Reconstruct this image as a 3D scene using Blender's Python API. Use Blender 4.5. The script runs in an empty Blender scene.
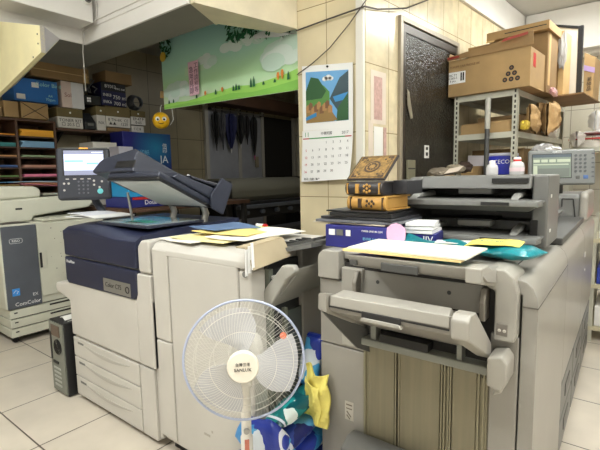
import bpy, bmesh, math, random
from mathutils import Vector, Matrix, noise
random.seed(7)
R = math.radians
SC = bpy.context.scene
COL = SC.collection
# ------------------------------------------------------------------ materials
def lin(c):
    c = c / 255.0
    return c / 12.92 if c <= 0.04045 else ((c + 0.055) / 1.055) ** 2.4
def rgb(c): return (lin(c[0]), lin(c[1]), lin(c[2]), 1.0)
MATS = {}
def mat(name, c, rough=0.5, metal=0.0, var=0.0, scale=6.0, bump=0.0, bscale=60.0, trans=0.0, emit=0.0, spec=0.5, alpha=1.0):
    if name in MATS: return MATS[name]
    m = bpy.data.materials.new(name); m.use_nodes = True
    nt = m.node_tree; b = nt.nodes['Principled BSDF']
    b.inputs['Base Color'].default_value = rgb(c)
    b.inputs['Roughness'].default_value = rough
    b.inputs['Metallic'].default_value = metal
    b.inputs['Specular IOR Level'].default_value = spec
    b.inputs['Alpha'].default_value = alpha
    if trans: b.inputs['Transmission Weight'].default_value = trans
    if emit:
        b.inputs['Emission Color'].default_value = rgb(c); b.inputs['Emission Strength'].default_value = emit
    if var or bump:
        g = nt.nodes.new('ShaderNodeTexCoord')
    if var:
        n = nt.nodes.new('ShaderNodeTexNoise'); n.inputs['Scale'].default_value = scale; n.inputs['Detail'].default_value = 6
        nt.links.new(g.outputs['Object'], n.inputs['Vector'])
        r = nt.nodes.new('ShaderNodeValToRGB')
        lo = [max(0, x * (1 - var)) for x in c]; hi = [min(255, x * (1 + var * .6)) for x in c]
        r.color_ramp.elements[0].position = .3; r.color_ramp.elements[0].color = rgb(lo)
        r.color_ramp.elements[1].position = .7; r.color_ramp.elements[1].color = rgb(hi)
        nt.links.new(n.outputs['Fac'], r.inputs['Fac']); nt.links.new(r.outputs['Color'], b.inputs['Base Color'])
    if bump:
        n2 = nt.nodes.new('ShaderNodeTexNoise'); n2.inputs['Scale'].default_value = bscale; n2.inputs['Detail'].default_value = 4
        nt.links.new(g.outputs['Object'], n2.inputs['Vector'])
        bp = nt.nodes.new('ShaderNodeBump'); bp.inputs['Strength'].default_value = bump; bp.inputs['Distance'].default_value = .01
        nt.links.new(n2.outputs['Fac'], bp.inputs['Height']); nt.links.new(bp.outputs['Normal'], b.inputs['Normal'])
    MATS[name] = m
    return m
def tile_mat(name, c, grout, w, h, mortar, off, axes, rough=.35, var=.06, vs=2.5, specks=0.0, speckc=(90, 80, 60)):
    """rectangular tiles laid in world units; axes picks the two coordinates"""
    m = bpy.data.materials.new(name); m.use_nodes = True
    nt = m.node_tree; b = nt.nodes['Principled BSDF']; L = nt.links
    g = nt.nodes.new('ShaderNodeNewGeometry'); s = nt.nodes.new('ShaderNodeSeparateXYZ'); cb = nt.nodes.new('ShaderNodeCombineXYZ')
    L.new(g.outputs['Position'], s.inputs[0])
    for i, a in enumerate(axes):
        ad = nt.nodes.new('ShaderNodeMath'); ad.operation = 'SUBTRACT'; ad.inputs[1].default_value = off[i]
        L.new(s.outputs['XYZ'.index(a)], ad.inputs[0]); L.new(ad.outputs[0], cb.inputs[i])
    br = nt.nodes.new('ShaderNodeTexBrick'); br.offset = 0; br.squash = 1
    br.inputs['Scale'].default_value = 1; br.inputs['Brick Width'].default_value = w; br.inputs['Row Height'].default_value = h
    br.inputs['Mortar Size'].default_value = mortar; br.inputs['Mortar Smooth'].default_value = .1
    br.inputs['Mortar'].default_value = rgb(grout)
    L.new(cb.outputs[0], br.inputs['Vector'])
    n = nt.nodes.new('ShaderNodeTexNoise'); n.inputs['Scale'].default_value = vs; n.inputs['Detail'].default_value = 8
    L.new(g.outputs['Position'], n.inputs['Vector'])
    r = nt.nodes.new('ShaderNodeValToRGB')
    r.color_ramp.elements[0].position = .3; r.color_ramp.elements[0].color = rgb([x * (1 - var) for x in c])
    r.color_ramp.elements[1].position = .7; r.color_ramp.elements[1].color = rgb([min(255, x * (1 + var * .4)) for x in c])
    L.new(n.outputs['Fac'], r.inputs['Fac'])
    src = r.outputs['Color']
    if specks:
        n2 = nt.nodes.new('ShaderNodeTexNoise'); n2.inputs['Scale'].default_value = 38; n2.inputs['Detail'].default_value = 2
        L.new(g.outputs['Position'], n2.inputs['Vector'])
        r2 = nt.nodes.new('ShaderNodeValToRGB'); r2.color_ramp.elements[0].position = 1 - specks - .36; r2.color_ramp.elements[1].position = 1 - specks - .33
        L.new(n2.outputs['Fac'], r2.inputs['Fac'])
        mx = nt.nodes.new('ShaderNodeMix'); mx.data_type = 'RGBA'
        L.new(r2.outputs['Color'], mx.inputs['Factor']); L.new(src, mx.inputs['A']); mx.inputs['B'].default_value = rgb(speckc)
        src = mx.outputs['Result']
    L.new(src, br.inputs['Color1']); L.new(src, br.inputs['Color2'])
    L.new(br.outputs['Color'], b.inputs['Base Color'])
    b.inputs['Roughness'].default_value = rough
    bp = nt.nodes.new('ShaderNodeBump'); bp.inputs['Strength'].default_value = .3; bp.inputs['Distance'].default_value = .004; bp.invert = True
    L.new(br.outputs['Fac'], bp.inputs['Height']); L.new(bp.outputs['Normal'], b.inputs['Normal'])
    MATS[name] = m
    return m

# ------------------------------------------------------------------ mesh builder
class MB:
    def __init__(s, M=None):
        s.bm = bmesh.new(); s.M = M or Matrix.Identity(4); s.mi = 0; s.bv = False; s.parts = []
    def _add(s, vs, fs, bev=0, seg=2, smooth=True, ang=30):
        t = bmesh.new()
        v = [t.verts.new(p) for p in vs]
        for f in fs:
            try: t.faces.new([v[i] for i in f])
            except ValueError: pass
        bmesh.ops.recalc_face_normals(t, faces=t.faces)
        if bev:
            s.bv = True
            es = [e for e in t.edges if len(e.link_faces) == 2 and e.calc_face_angle(0) > R(ang)]
            bmesh.ops.bevel(t, geom=es, offset=bev, segments=seg, affect='EDGES', profile=.5, clamp_overlap=True)
        s.merge(t)
    def merge(s, t):
        t.transform(s.M)
        for f in t.faces: f.material_index = s.mi
        me = bpy.data.meshes.new('tmp'); t.to_mesh(me); t.free(); s.parts.append(me)
    def box(s, x0, x1, y0, y1, z0, z1, bev=0, seg=2):
        x0, x1 = sorted((x0, x1)); y0, y1 = sorted((y0, y1)); z0, z1 = sorted((z0, z1))
        vs = [(x, y, z) for x in (x0, x1) for y in (y0, y1) for z in (z0, z1)]
        s._add(vs, [(0, 1, 3, 2), (4, 6, 7, 5), (0, 4, 5, 1), (2, 3, 7, 6), (0, 2, 6, 4), (1, 5, 7, 3)], bev, seg)
    def hexa(s, p, bev=0, seg=2):      # p: 4 bottom corners then 4 top corners, same winding
        s._add(p, [(0, 3, 2, 1), (4, 5, 6, 7), (0, 1, 5, 4), (1, 2, 6, 5), (2, 3, 7, 6), (3, 0, 4, 7)], bev, seg)
    def prism(s, pts, ax, a, b, bev=0, seg=2):
        n = len(pts)
        def P(q, t):
            return {'X': (t, q[0], q[1]), 'Y': (q[0], t, q[1]), 'Z': (q[0], q[1], t)}[ax]
        vs = [P(q, a) for q in pts] + [P(q, b) for q in pts]
        fs = [tuple(range(n)), tuple(range(n, 2 * n))] + [(i, (i + 1) % n, n + (i + 1) % n, n + i) for i in range(n)]
        s._add(vs, fs, bev, seg)
    def quad(s, *p): s._add(p, [tuple(range(len(p)))])
    def slab(s, pts, nrm, t):          # polygon given thickness t along nrm
        nrm = Vector(nrm).normalized() * t
        n = len(pts); vs = [Vector(p) for p in pts] + [Vector(p) + nrm for p in pts]
        fs = [tuple(range(n)), tuple(range(n, 2 * n))] + [(i, (i + 1) % n, n + (i + 1) % n, n + i) for i in range(n)]
        s._add(vs, fs)
    def tube(s, pts, r, seg=8, closed=False):
        pts = [Vector(p) for p in pts]; n = len(pts); rs = r if isinstance(r, (list, tuple)) else [r] * n
        vs = []; up = None
        for i, p in enumerate(pts):
            a = pts[i - 1] if (i > 0 or closed) else p; b = pts[(i + 1) % n] if (i < n - 1 or closed) else p
            d = (b - a).normalized()
            if up is None: up = d.orthogonal().normalized()
            up = (up - d * up.dot(d)); up = up.normalized() if up.length > 1e-6 else d.orthogonal().normalized()
            sd = d.cross(up)
            for k in range(seg):
                t = 2 * math.pi * k / seg
                vs.append(p + (up * math.cos(t) + sd * math.sin(t)) * rs[i])
        fs = []
        m = n if closed else n - 1
        for i in range(m):
            j = (i + 1) % n
            for k in range(seg):
                fs.append((i * seg + k, i * seg + (k + 1) % seg, j * seg + (k + 1) % seg, j * seg + k))
        if not closed: fs += [tuple(range(seg)), tuple(range((n - 1) * seg, n * seg))]
        s._add(vs, fs)
    def lathe(s, prof, c=(0, 0, 0), ax=(0, 0, 1), seg=24):
        q = Vector((0, 0, 1)).rotation_difference(Vector(ax).normalized()); c = Vector(c)
        vs = []; fs = []; n = len(prof)
        for r, z in prof:
            for k in range(seg):
                t = 2 * math.pi * k / seg
                vs.append(c + q @ Vector((max(r, 1e-5) * math.cos(t), max(r, 1e-5) * math.sin(t), z)))
        for i in range(n - 1):
            for k in range(seg):
                fs.append((i * seg + k, i * seg + (k + 1) % seg, (i + 1) * seg + (k + 1) % seg, (i + 1) * seg + k))
        fs += [tuple(range(seg)), tuple(range((n - 1) * seg, n * seg))]
        s._add(vs, fs)
    def lump(s, c, rad, seed=0, amp=.15, freq=2.0, sub=3, p=2.6):
        """a crumpled pillow (super-ellipsoid pushed about by folded noise)"""
        t = bmesh.new(); bmesh.ops.create_icosphere(t, subdivisions=sub, radius=1)
        for v in t.verts:
            d = v.co.normalized()
            k = (abs(d.x) ** p + abs(d.y) ** p + abs(d.z) ** p) ** (-1 / p)
            n = noise.noise(d * freq + Vector((seed * 7.3, seed * 3.1, 0)))
            n2 = abs(noise.noise(d * freq * 2.3 + Vector((seed, 9, seed * 2)))) * 2 - .5
            d = d * k * (1 + amp * n + amp * .6 * n2)
            v.co = Vector((c[0] + d.x * rad[0], c[1] + d.y * rad[1], c[2] + d.z * rad[2]))
        s.merge(t)
    def sheet(s, fn, nu=12, nv=8, th=.0012):
        """a curved sheet with real thickness; fn(u, v) gives the point"""
        P = [[Vector(fn(i / nu, j / nv)) for j in range(nv + 1)] for i in range(nu + 1)]
        nrm = (P[nu][0] - P[0][0]).cross(P[0][nv] - P[0][0]).normalized() * th
        vs = [p for row in P for p in row]; N = len(vs); vs += [p + nrm for p in vs]
        id_ = lambda i, j: i * (nv + 1) + j
        fs = []
        for i in range(nu):
            for j in range(nv):
                q = (id_(i, j), id_(i + 1, j), id_(i + 1, j + 1), id_(i, j + 1)); fs += [q, tuple(N + k for k in reversed(q))]
        rim = [id_(i, 0) for i in range(nu)] + [id_(nu, j) for j in range(nv)] + [id_(i, nv) for i in range(nu, 0, -1)] + [id_(0, j) for j in range(nv, 0, -1)]
        for a, b in zip(rim, rim[1:] + rim[:1]): fs.append((a, b, N + b, N + a))
        s._add(vs, fs)
MW = {}
SPLIT = {'paper_guide', 'end_cap', 'grip_recess', 'handle', 'keypad', 'function_keys', 'rollers', 'exit_rollers', 'hinge', 'tray_rail', 'screw', 'exit_roller', 'side_guide', 'feed_unit', 'door_rib', 'slot_hole', 'top_vents', 'barcode', 'seal', 'drawer_front', 'side_door',
         'shipping_label', 'frame_strip', 'metal_door', 'port', 'slot', 'glass_window', 'narrow_cover', 'tray_rib', 'pad_seal', 'exit_bar', 'slot_cover', 'cross_bar', 'black_edge', 'inner_box', 'side_panel', 'spine_ornament', 'latch_recess', 'printed_dot', 'dot_centre', 'rear_panel', 'frame_strip'}
ONE = {'cross_bar', 'side_panel', 'inner_box', 'exit_roller', 'exit_rollers', 'slot', 'pad_seal'} - {'exit_rollers', 'exit_roller'}
RENAME = {'keypad': 'key', 'function_keys': 'function_key', 'rollers': 'roller', 'exit_rollers': 'exit_roller', 'top_vents': 'vent_slot'}
def obj(name, mb, mats, parent=None, sharp=50):
    if name in SPLIT - ONE and parent is not None and len(mb.parts) > 1:
        for me in mb.parts:
            q = MB(); q.parts = [me]; q.bv = mb.bv; o = obj(RENAME.get(name, name), q, mats, parent, sharp)
        return o
    for me in mb.parts: mb.bm.from_mesh(me); bpy.data.meshes.remove(me)
    me = bpy.data.meshes.new(name)
    mb.bm.to_mesh(me); mb.bm.free()
    for m in (mats if isinstance(mats, (list, tuple)) else [mats]): me.materials.append(m)
    o = bpy.data.objects.new(name, me); COL.objects.link(o)
    if parent is None:
        xs = [v.co for v in me.vertices]
        c = Vector(((min(v.x for v in xs) + max(v.x for v in xs)) / 2, (min(v.y for v in xs) + max(v.y for v in xs)) / 2, min(v.z for v in xs)))
        o.location = c; M = Matrix.Translation(c)
    else:
        o.parent = parent; M = MW[parent.name]
    me.transform(M.inverted()); MW[o.name] = M
    for p in me.polygons: p.use_smooth = True
    me.set_sharp_from_angle(angle=R(sharp)); me.update()
    if mb.bv:
        w_ = o.modifiers.new('wn', 'WEIGHTED_NORMAL'); w_.keep_sharp = True; w_.weight = 80
    return o
def tag(o, label, cat, group=None):
    o['label'] = label; o['category'] = cat
    if group: o['group'] = group
    return o
def thing(name, label, cat, loc, rz=0, group=None):
    o = bpy.data.objects.new(name, None); COL.objects.link(o); o.empty_display_size = .05
    o.location = loc; o.rotation_euler = (0, 0, rz)
    MW[o.name] = Matrix.Translation(loc) @ Matrix.Rotation(rz, 4, 'Z')
    return tag(o, label, cat, group)
def struct(name, mb, m):
    o = obj(name, mb, m); o['kind'] = 'structure'; return o
def B(*a, **k):
    m = MB(); m.box(*a, **k); return m
def folded(m, c, w, h, seed, tilt=0.0, depth=.10):
    """a creased paper bag: front and back sheets meeting at rumpled edges"""
    rnd = random.Random(seed); a = [rnd.random() * 6 for _ in range(8)]
    tri = lambda x: abs((x % 1.0) * 2 - 1) * 2 - 1
    def surf(sg):
        def fn(u, v):
            e = min(u, 1 - u, v * 1.2 + .02, 1.02 - v) * 4; e = max(0.05, min(1, e)) ** .6
            cr = .16 * tri(u * 1.9 + v * 1.1 + a[0]) + .12 * tri(v * 2.3 - u * 1.5 + a[1]) + .05 * tri(u * 4.1 + v * 3.3 + a[2])
            y = sg * depth * .5 * e * (1 + cr)
            x = (u - .5) * w * (1 + .06 * tri(v * 1.6 + a[3])); z = (v - .5) * h * (1 + .08 * tri(u * 1.5 + a[4])) + tilt * (u - .5) * w
            return (c[0] + y * .9 + .3 * x * .0, c[1] + x, c[2] + z)
        return fn
    m.sheet(surf(1), 16, 12, .002); m.sheet(surf(-1), 16, 12, .002)
def text(name, body, loc, xd, up, size, m, parent, align='CENTER', space=1.0, th=.0004):
    cu = bpy.data.curves.new('t', 'FONT'); cu.body = body; cu.size = size; cu.align_x = align; cu.align_y = 'CENTER'; cu.space_line = space
    cu.extrude = th; cu.resolution_u = 2
    o = bpy.data.objects.new('t', cu); COL.objects.link(o)
    dg = bpy.context.evaluated_depsgraph_get(); dg.update()
    me = bpy.data.meshes.new_from_object(o.evaluated_get(dg))
    bpy.data.objects.remove(o); bpy.data.curves.remove(cu)
    x = Vector(xd).normalized(); u = Vector(up); u = (u - x * u.dot(x)).normalized(); n = x.cross(u)
    M = Matrix((x, u, n)).transposed().to_4x4(); M.translation = Vector(loc)
    me.transform(M); me.transform(MW[parent.name].inverted())
    me.name = name; me.materials.clear(); me.materials.append(m)
    for p in me.polygons: p.material_index = 0
    q = bpy.data.objects.new(name, me); COL.objects.link(q); q.parent = parent; MW[q.name] = MW[parent.name]
    return q
def copy_tree(o, parent=None):
    c = o.copy(); COL.objects.link(c)
    if parent: c.parent = parent
    MW[c.name] = MW[o.name]
    for ch in o.children: copy_tree(ch, c)
    return c

# palette
cream = mat('cream_plastic', (196, 192, 184), .42, var=.03, scale=3)
cream2 = mat('warm_grey_plastic', (164, 160, 151), .38, var=.04, scale=3)
cream3 = mat('grey_plastic_cover', (150, 146, 138), .34, var=.04, scale=3)
rgrey = mat('riso_cream', (206, 206, 190), .45, var=.04, scale=4)
dgrey = mat('slate_grey_plastic', (84, 88, 96), .42, var=.05)
navy = mat('navy_plastic', (33, 38, 62), .36, var=.06)
navy2 = mat('slate_blue_plastic', (48, 52, 66), .4, var=.05)
black = mat('black_plastic', (18, 18, 20), .45)
dark = mat('dark_recess', (34, 33, 32), .7)
mgrey = mat('mid_grey_plastic', (106, 106, 103), .42, var=.04)
mgrey2 = mat('dark_grey_plastic', (76, 76, 74), .45, var=.04)
white = mat('white_paper', (240, 240, 238), .6)
wht = mat('white_plastic', (235, 234, 228), .4)
kraft = mat('kraft_card', (166, 136, 92), .75, var=.07, scale=5)
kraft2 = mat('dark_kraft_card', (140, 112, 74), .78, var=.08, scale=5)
kraft3 = mat('pale_kraft_card', (196, 164, 112), .75, var=.06, scale=5)
steel = mat('grey_painted_steel', (190, 188, 172), .45, var=.05)
silver = mat('silver_plate', (168, 168, 166), .3, .8)
ink = mat('black_ink', (25, 22, 22), .6)
inkw = mat('white_ink', (235, 235, 235), .5)
red = mat('red_print', (190, 40, 40), .5)
blueb = mat('blue_box_print', (38, 40, 120), .45, var=.1, scale=7)
plaster = mat('white_plaster', (228, 225, 220), .75, var=.03, scale=2)
teal = mat('teal_film', (10, 116, 126), .3, var=.25, scale=14, bump=.6, bscale=25)
yellow = mat('yellow_paper', (240, 222, 110), .6, var=.06)
brown = mat('dark_brown_wood', (84, 58, 42), .6, var=.15, scale=4)

# ------------------------------------------------------------------ setting
XW = -5.05                     # left wall
t_floor = tile_mat('floor_tiles', (212, 202, 186), (84, 74, 66), .525, .525, .004, (-2.33, .81), 'XY', rough=.28, var=.07)
t_pil = tile_mat('pillar_tiles', (226, 212, 176), (150, 130, 96), .285, .48, .003, (-1.865, 1.18), 'XZ', rough=.22, var=.06, specks=.0)
t_part = tile_mat('partition_tiles', (224, 210, 176), (150, 132, 100), .30, .48, .003, (2.8, 1.18), 'YZ', rough=.2, var=.10, vs=7, specks=.0)
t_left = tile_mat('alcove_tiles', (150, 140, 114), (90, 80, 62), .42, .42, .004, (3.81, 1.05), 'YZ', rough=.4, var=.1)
t_back = tile_mat('back_tiles', (205, 200, 184), (140, 134, 118), .24, .33, .004, (-.4, 2.1), 'XZ', rough=.35, var=.05)
struct('floor', B(-5.15, 2.3, -2.6, 6.7, -.1, 0), t_floor)
struct('ceiling', B(-5.15, 2.3, -2.6, 6.7, 3.26, 3.36), mat('ceiling_paint', (206, 203, 197), .8, var=.03, scale=1.5))
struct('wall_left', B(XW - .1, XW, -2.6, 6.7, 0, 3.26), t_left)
struct('wall_back', B(XW, 2.3, 6.5, 6.6, 0, 3.26), t_back)
struct('wall_right', B(2.2, 2.3, -2.6, 6.5, 0, 3.26), plaster)
struct('wall_rear', B(XW, 2.2, -2.6, -2.5, 0, 3.26), plaster)
# partition: the pillar end faces the shop, the long side runs to the back at 6 degrees
ca, sa = math.cos(R(6)), math.sin(R(6))
PX, PY = -1.535, 2.8
def pw(u, n): return (PX + u * sa + n * ca, PY + u * ca - n * sa)     # along the wall, out of the wall
e0 = pw(3.78, 0)
m = MB(); m.prism([(-2.14, PY), (PX, PY), (e0[0], 6.49), (-1.8, 6.49), (-2.14, 4.0)], 'Z', 0, 3.26)
m2 = struct('wall_partition', m, [t_part, t_pil])
for p in m2.data.polygons:
    if p.normal.y < -.9: p.material_index = 1
PWM = Matrix.Translation((PX, PY, 0)) @ Matrix.Rotation(R(-6), 4, 'Z')   # local: y along wall, x out of it
m = MB(PWM); m.box(0, .035, 1.2, 3.7, 2.955, 3.255); struct('trim_1', m, plaster)
m = MB(); m.box(-1.60, PX - .004, PY - .03, PY - .001, 0, 3.25, bev=.004); struct('trim_2', m, mat('white_trunking', (224, 220, 210), .4))
# door in the partition, brown frame and dark pebbled glass
m = MB(PWM); m.box(.001, .012, .47, 1.46, .05, 2.52)
d = struct('door_1', m, mat('dark_pebbled_glass', (44, 40, 33), .25, var=.3, scale=5, bump=1.0, bscale=45))
m = MB(PWM)
m.box(.001, .03, .43, .47, 0, 2.56, bev=.004); m.box(.001, .03, 1.46, 1.50, 0, 2.56, bev=.004); m.box(.001, .03, .47, 1.46, 2.52, 2.56, bev=.004)
obj('door_frame', m, mat('bronze_frame', (150, 140, 122), .4, .2), d)
m = MB(PWM); m.box(.012, .02, .475, .52, .05, 2.51); m.box(.012, .02, .52, 1.455, 2.45, 2.51); obj('sash', m, mat('dark_bronze', (58, 50, 42), .4, .3), d)
# soffit that lowers the ceiling round the alcove
sof = mat('soffit_board', (128, 126, 117), .75, var=.05, scale=2)  # darker grey than the fascia: the underside's shade is put into the colour
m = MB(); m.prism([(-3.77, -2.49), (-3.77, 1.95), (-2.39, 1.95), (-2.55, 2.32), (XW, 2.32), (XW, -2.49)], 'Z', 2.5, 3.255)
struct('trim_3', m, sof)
m = MB()
m.box(-3.77, -3.745, -2.45, 1.95, 2.60, 2.635); m.box(-3.77, -2.40, 1.925, 1.95, 2.60, 2.635)
m.box(-3.77, -3.74, -2.45, 1.95, 2.635, 3.25); m.box(-3.77, -2.40, 1.915, 1.95, 2.635, 3.25)
m.box(-3.77, -3.752, -2.45, 1.95, 2.492, 2.60); m.box(-3.77, -2.38, 1.932, 1.95, 2.492, 2.60)
struct('trim_4', m, plaster)
m = MB(); m.prism([(-2.375, 1.95), (-2.335, 1.95), (-2.135, 2.795), (-2.30, 2.795), (-2.52, 2.325), (-2.548, 2.325)], 'Z', 2.49, 3.25)
struct('trim_5', m, mat('cream_header', (224, 212, 184), .4, var=.05))
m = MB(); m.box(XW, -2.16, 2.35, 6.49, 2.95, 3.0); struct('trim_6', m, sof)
m = MB(); m.box(-3.735, -3.50, -2.45, 1.885, 2.60, 3.25, bev=.006); struct('trim_7', m, plaster)
m = MB(); m.box(-1.13, 2.19, 6.15, 6.49, 2.76, 3.25); m.box(-1.13, 2.19, 6.3, 6.49, 2.72, 2.76); struct('trim_8', m, plaster)
# hanging cream box by the soffit (only its slanted lower end shows)
m = MB()
cp = [(-4.3, 2.66), (-3.09, 2.345), (-3.10, 2.18), (-4.3, 1.93)]
m.slab([(x, 1.30, z) for x, z in cp], (0, 1, 0), .03)
m.mi = 1
m._add([(-3.09, 1.302, 2.345), (-3.10, 1.302, 2.18), (-3.51, 1.6, 2.395), (-3.09, 1.33, 2.345), (-3.10, 1.33, 2.18), (-3.52, 1.62, 2.42)], [(0, 1, 2), (3, 5, 4), (0, 3, 4, 1), (1, 4, 5, 2), (2, 5, 3, 0)])
m.mi = 0
m.slab([(-3.10, 1.302, 2.18), (-4.3, 1.302, 1.93), (-4.35, 1.6, 2.2), (-3.51, 1.6, 2.395)], (0, 0, 1), .012)
m.mi = 2
for x, z in ((-3.13, 2.30), (-3.13, 2.24), (-3.22, 2.17)): m.lathe([(.006, 0), (.006, .004)], (x, 1.298, z), (0, 1, 0), 8)
o = obj('sign_box', m, [mat('cream_sheet', (236, 226, 180), .5, var=.03), mat('lilac_grey_sheet', (206, 202, 206), .6), dark])
tag(o, 'cream slanted panel of a hanging box below the dome camera beam', 'panel')

# security camera on the boxed duct
t = thing('security_camera', 'small white dome security camera on the boxed ceiling duct', 'camera', (-3.48, 1.84, 2.77))
m = MB(); m.lathe([(.028, 0), (.03, .02), (.026, .035)], (-3.49, 1.84, 2.755), (1, -.3, 0)); obj('camera_base', m, wht, t)
m = MB(); m.lathe([(.026, 0), (.024, .014), (.015, .024), (.0, .027)], (-3.46, 1.831, 2.755), (1, -.35, -.3)); obj('camera_head', m, mgrey, t)
m = MB(); m.lathe([(.013, 0), (.012, .006), (.0, .007)], (-3.439, 1.824, 2.749), (1, -.35, -.3)); obj('lens', m, black, t)
m = MB(); m.tube([(-3.485, 1.89, 2.8), (-3.47, 1.9, 2.74), (-3.48, 1.905, 2.67), (-3.52, 1.9, 2.60), (-3.72, 1.905, 2.585), (-3.735, 1.91, 2.52), (-3.735, 1.90, 2.42), (-3.735, 1.90, 2.1)], .004, 6)
tag(obj('cable', m, mat('white_cable', (200, 196, 190), .5)), 'thin pale cable dropping from the corner camera down past the beam', 'cable')
for nm, pts, r, lab in (('cable', [(-2.13, 2.775, 2.47), (-1.82, 2.775, 2.49), (-1.52, 2.76, 2.50), (pw(.12, .02)[0], pw(.12, .02)[1], 2.52), (pw(.45, .06)[0], pw(.45, .06)[1], 2.60), (pw(1.2, .03)[0], pw(1.2, .03)[1], 2.93)], .006, 'black cable sagging across the top of the tiled pillar'),
                        ('cable', [(-2.13, 2.776, 2.14), (-1.98, 2.776, 2.20), (-1.82, 2.776, 2.285), (-1.65, 2.765, 2.41), (-1.48, 2.755, 2.56), (-1.40, 2.9, 2.7)], .004, 'thinner grey cable climbing diagonally over the pillar behind the calendar')):
    m = MB(); m.tube(pts, r, 6); tag(obj(nm, m, mat('cable_dark', (70, 62, 54), .5)), lab, 'cable')

# ------------------------------------------------------------------ poster across the alcove
def poster():
    x0, x1, y = -3.985, -2.145, 2.86
    zb0, zb1, zt = 2.075, 2.04, 2.80
    me = bpy.data.materials.new('poster_sky'); me.use_nodes = True; nt = me.node_tree; b = nt.nodes['Principled BSDF']; b.inputs['Roughness'].default_value = .3
    g = nt.nodes.new('ShaderNodeTexCoord'); s = nt.nodes.new('ShaderNodeSeparateXYZ'); nt.links.new(g.outputs['Generated'], s.inputs[0])
    n = nt.nodes.new('ShaderNodeTexNoise'); n.inputs['Scale'].default_value = 3; nt.links.new(g.outputs['Generated'], n.inputs['Vector'])
    ad = nt.nodes.new('ShaderNodeMath'); ad.operation = 'MULTIPLY_ADD'; ad.inputs[1].default_value = .25; nt.links.new(n.outputs['Fac'], ad.inputs[0]); nt.links.new(s.outputs['Z'], ad.inputs[2])
    r = nt.nodes.new('ShaderNodeValToRGB'); nt.links.new(ad.outputs[0], r.inputs['Fac'])
    el = r.color_ramp.elements; el[0].position = .2; el[0].color = rgb((226, 246, 214)); el[1].position = 1.0; el[1].color = rgb((176, 224, 216))
    e = el.new(.45); e.color = rgb((196, 240, 186)); e = el.new(.72); e.color = rgb((190, 236, 212))
    nt.links.new(r.outputs['Color'], b.inputs['Base Color'])
    m = MB()
    m.slab([(x0, y, zb0), (x1, y, zb1), (x1, y, zt), (x0 - .01, y, zt)], (0, 1, 0), .004)
    def poly(pts, mi, off):
        m.mi = mi; m.slab([(x, y - off, z) for x, z in pts], (0, -1, 0), .0006)
    def zb(x): return zb0 + (zb1 - zb0) * (x - x0) / (x1 - x0)
    # meadow
    hill = [(.0, .05), (.1, .06), (.2, .05), (.3, .065), (.4, .09), (.5, .1), (.6, .115), (.7, .10), (.8, .12), (.9, .14), (1, .18)]
    poly([(x0, zb(x0) + .002)] + [(x1, zb(x1) + .002)] + [(x0 + (x1 - x0) * a, zb(x0 + (x1 - x0) * a) + h) for a, h in reversed(hill)], 1, .001)
    hill2 = [(0, .02), (.2, .03), (.4, .035), (.55, .06), (.7, .04), (.85, .06), (1, .09)]
    poly([(x0, zb(x0) + .003)] + [(x1, zb(x1) + .003)] + [(x0 + (x1 - x0) * a, zb(x0 + (x1 - x0) * a) + h) for a, h in reversed(hill2)], 2, .002)
    # clouds
    rnd = random.Random(3)
    def cloud(cx, cz, w, h, k=12):
        for i in range(k):
            a = rnd.random(); px = cx + (a - .5) * w; pz = cz + (rnd.random() - .3) * h * (1 - abs(a - .5) * 1.5)
            rr = h * (.22 + .25 * rnd.random())
            poly([(px + rr * 1.3 * math.cos(q * .5236), pz + rr * .75 * math.sin(q * .5236)) for q in range(12)], 3 + (i % 2), .003 + i * .0007)
    cloud(-3.72, 2.21, .42, .17, 16); cloud(-3.3, 2.43, .22, .12); cloud(-2.78, 2.53, .48, .15, 16); cloud(-2.32, 2.33, .34, .22, 18); cloud(-2.2, 2.43, .2, .2)
    # trees, leaves
    for a, h in ((.58, .05), (.6, .06), (.62, .045), (.7, .08), (.72, .09), (.45, .05), (.3, .04), (.93, .07), (.06, .04), (.1, .04), (.85, .03), (.78, .03)):
        px = x0 + (x1 - x0) * a; pz = zb(px) + .045 + .05 * a
        poly([(px - .014, pz), (px + .014, pz), (px + .010, pz + h * .6), (px, pz + h), (px - .010, pz + h * .6)], 5, .016)
    for a, h in ((.87, .09), (.895, .11), (.37, .06), (.5, .06)):
        px = x0 + (x1 - x0) * a; pz = zb(px) + .05 + .06 * a
        poly([(px - .004, pz), (px + .004, pz), (px + .016, pz + h * .4), (px + .010, pz + h * .7), (px - .010, pz + h * .7), (px - .016, pz + h * .4)], 6, .0165)
    for i in range(210):
        px = -2.98 + rnd.random() * .76; pz = 2.66 - .16 * max(0, px + 2.75) + (rnd.random() - .62) * .17
        if rnd.random() < .5 and pz < 2.58: continue
        q = rnd.random() * 3.1; l = .02 + .025 * rnd.random()
        dx, dz = math.cos(q) * l, math.sin(q) * l
        poly([(px - dx, pz - dz), (px + dz * .35, pz - dx * .35), (px + dx, pz + dz), (px - dz * .35, pz + dx * .35)], 5 if i % 3 else 7, .017 + i * .00005)
    for i in range(26):
        px = -2.36 + rnd.random() * .2; pz = 2.5 + rnd.random() * .08; q = rnd.random() * 3.1; l = .016
        dx, dz = math.cos(q) * l, math.sin(q) * l
        poly([(px - dx, pz - dz), (px + dz * .4, pz - dx * .4), (px + dx, pz + dz), (px - dz * .4, pz + dx * .4)], 5, .0235)
    for i in range(30):
        px = -3.97 + rnd.random() * .2; pz = 2.76 - rnd.random() * .2 + (px + 3.97) * .3; q = rnd.random() * 3.1; l = .03
        if pz > 2.79: continue
        dx, dz = math.cos(q) * l, math.sin(q) * l
        poly([(px - dx, pz - dz), (px + dz * .4, pz - dx * .4), (px + dx, pz + dz), (px - dz * .4, pz + dx * .4)], 5 if i % 3 else 7, .0238)
    poly([(-3.93 + .05 * math.cos(q * .5236), 2.60 + .05 * math.sin(q * .5236)) for q in range(12)], 8, .025)
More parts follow.
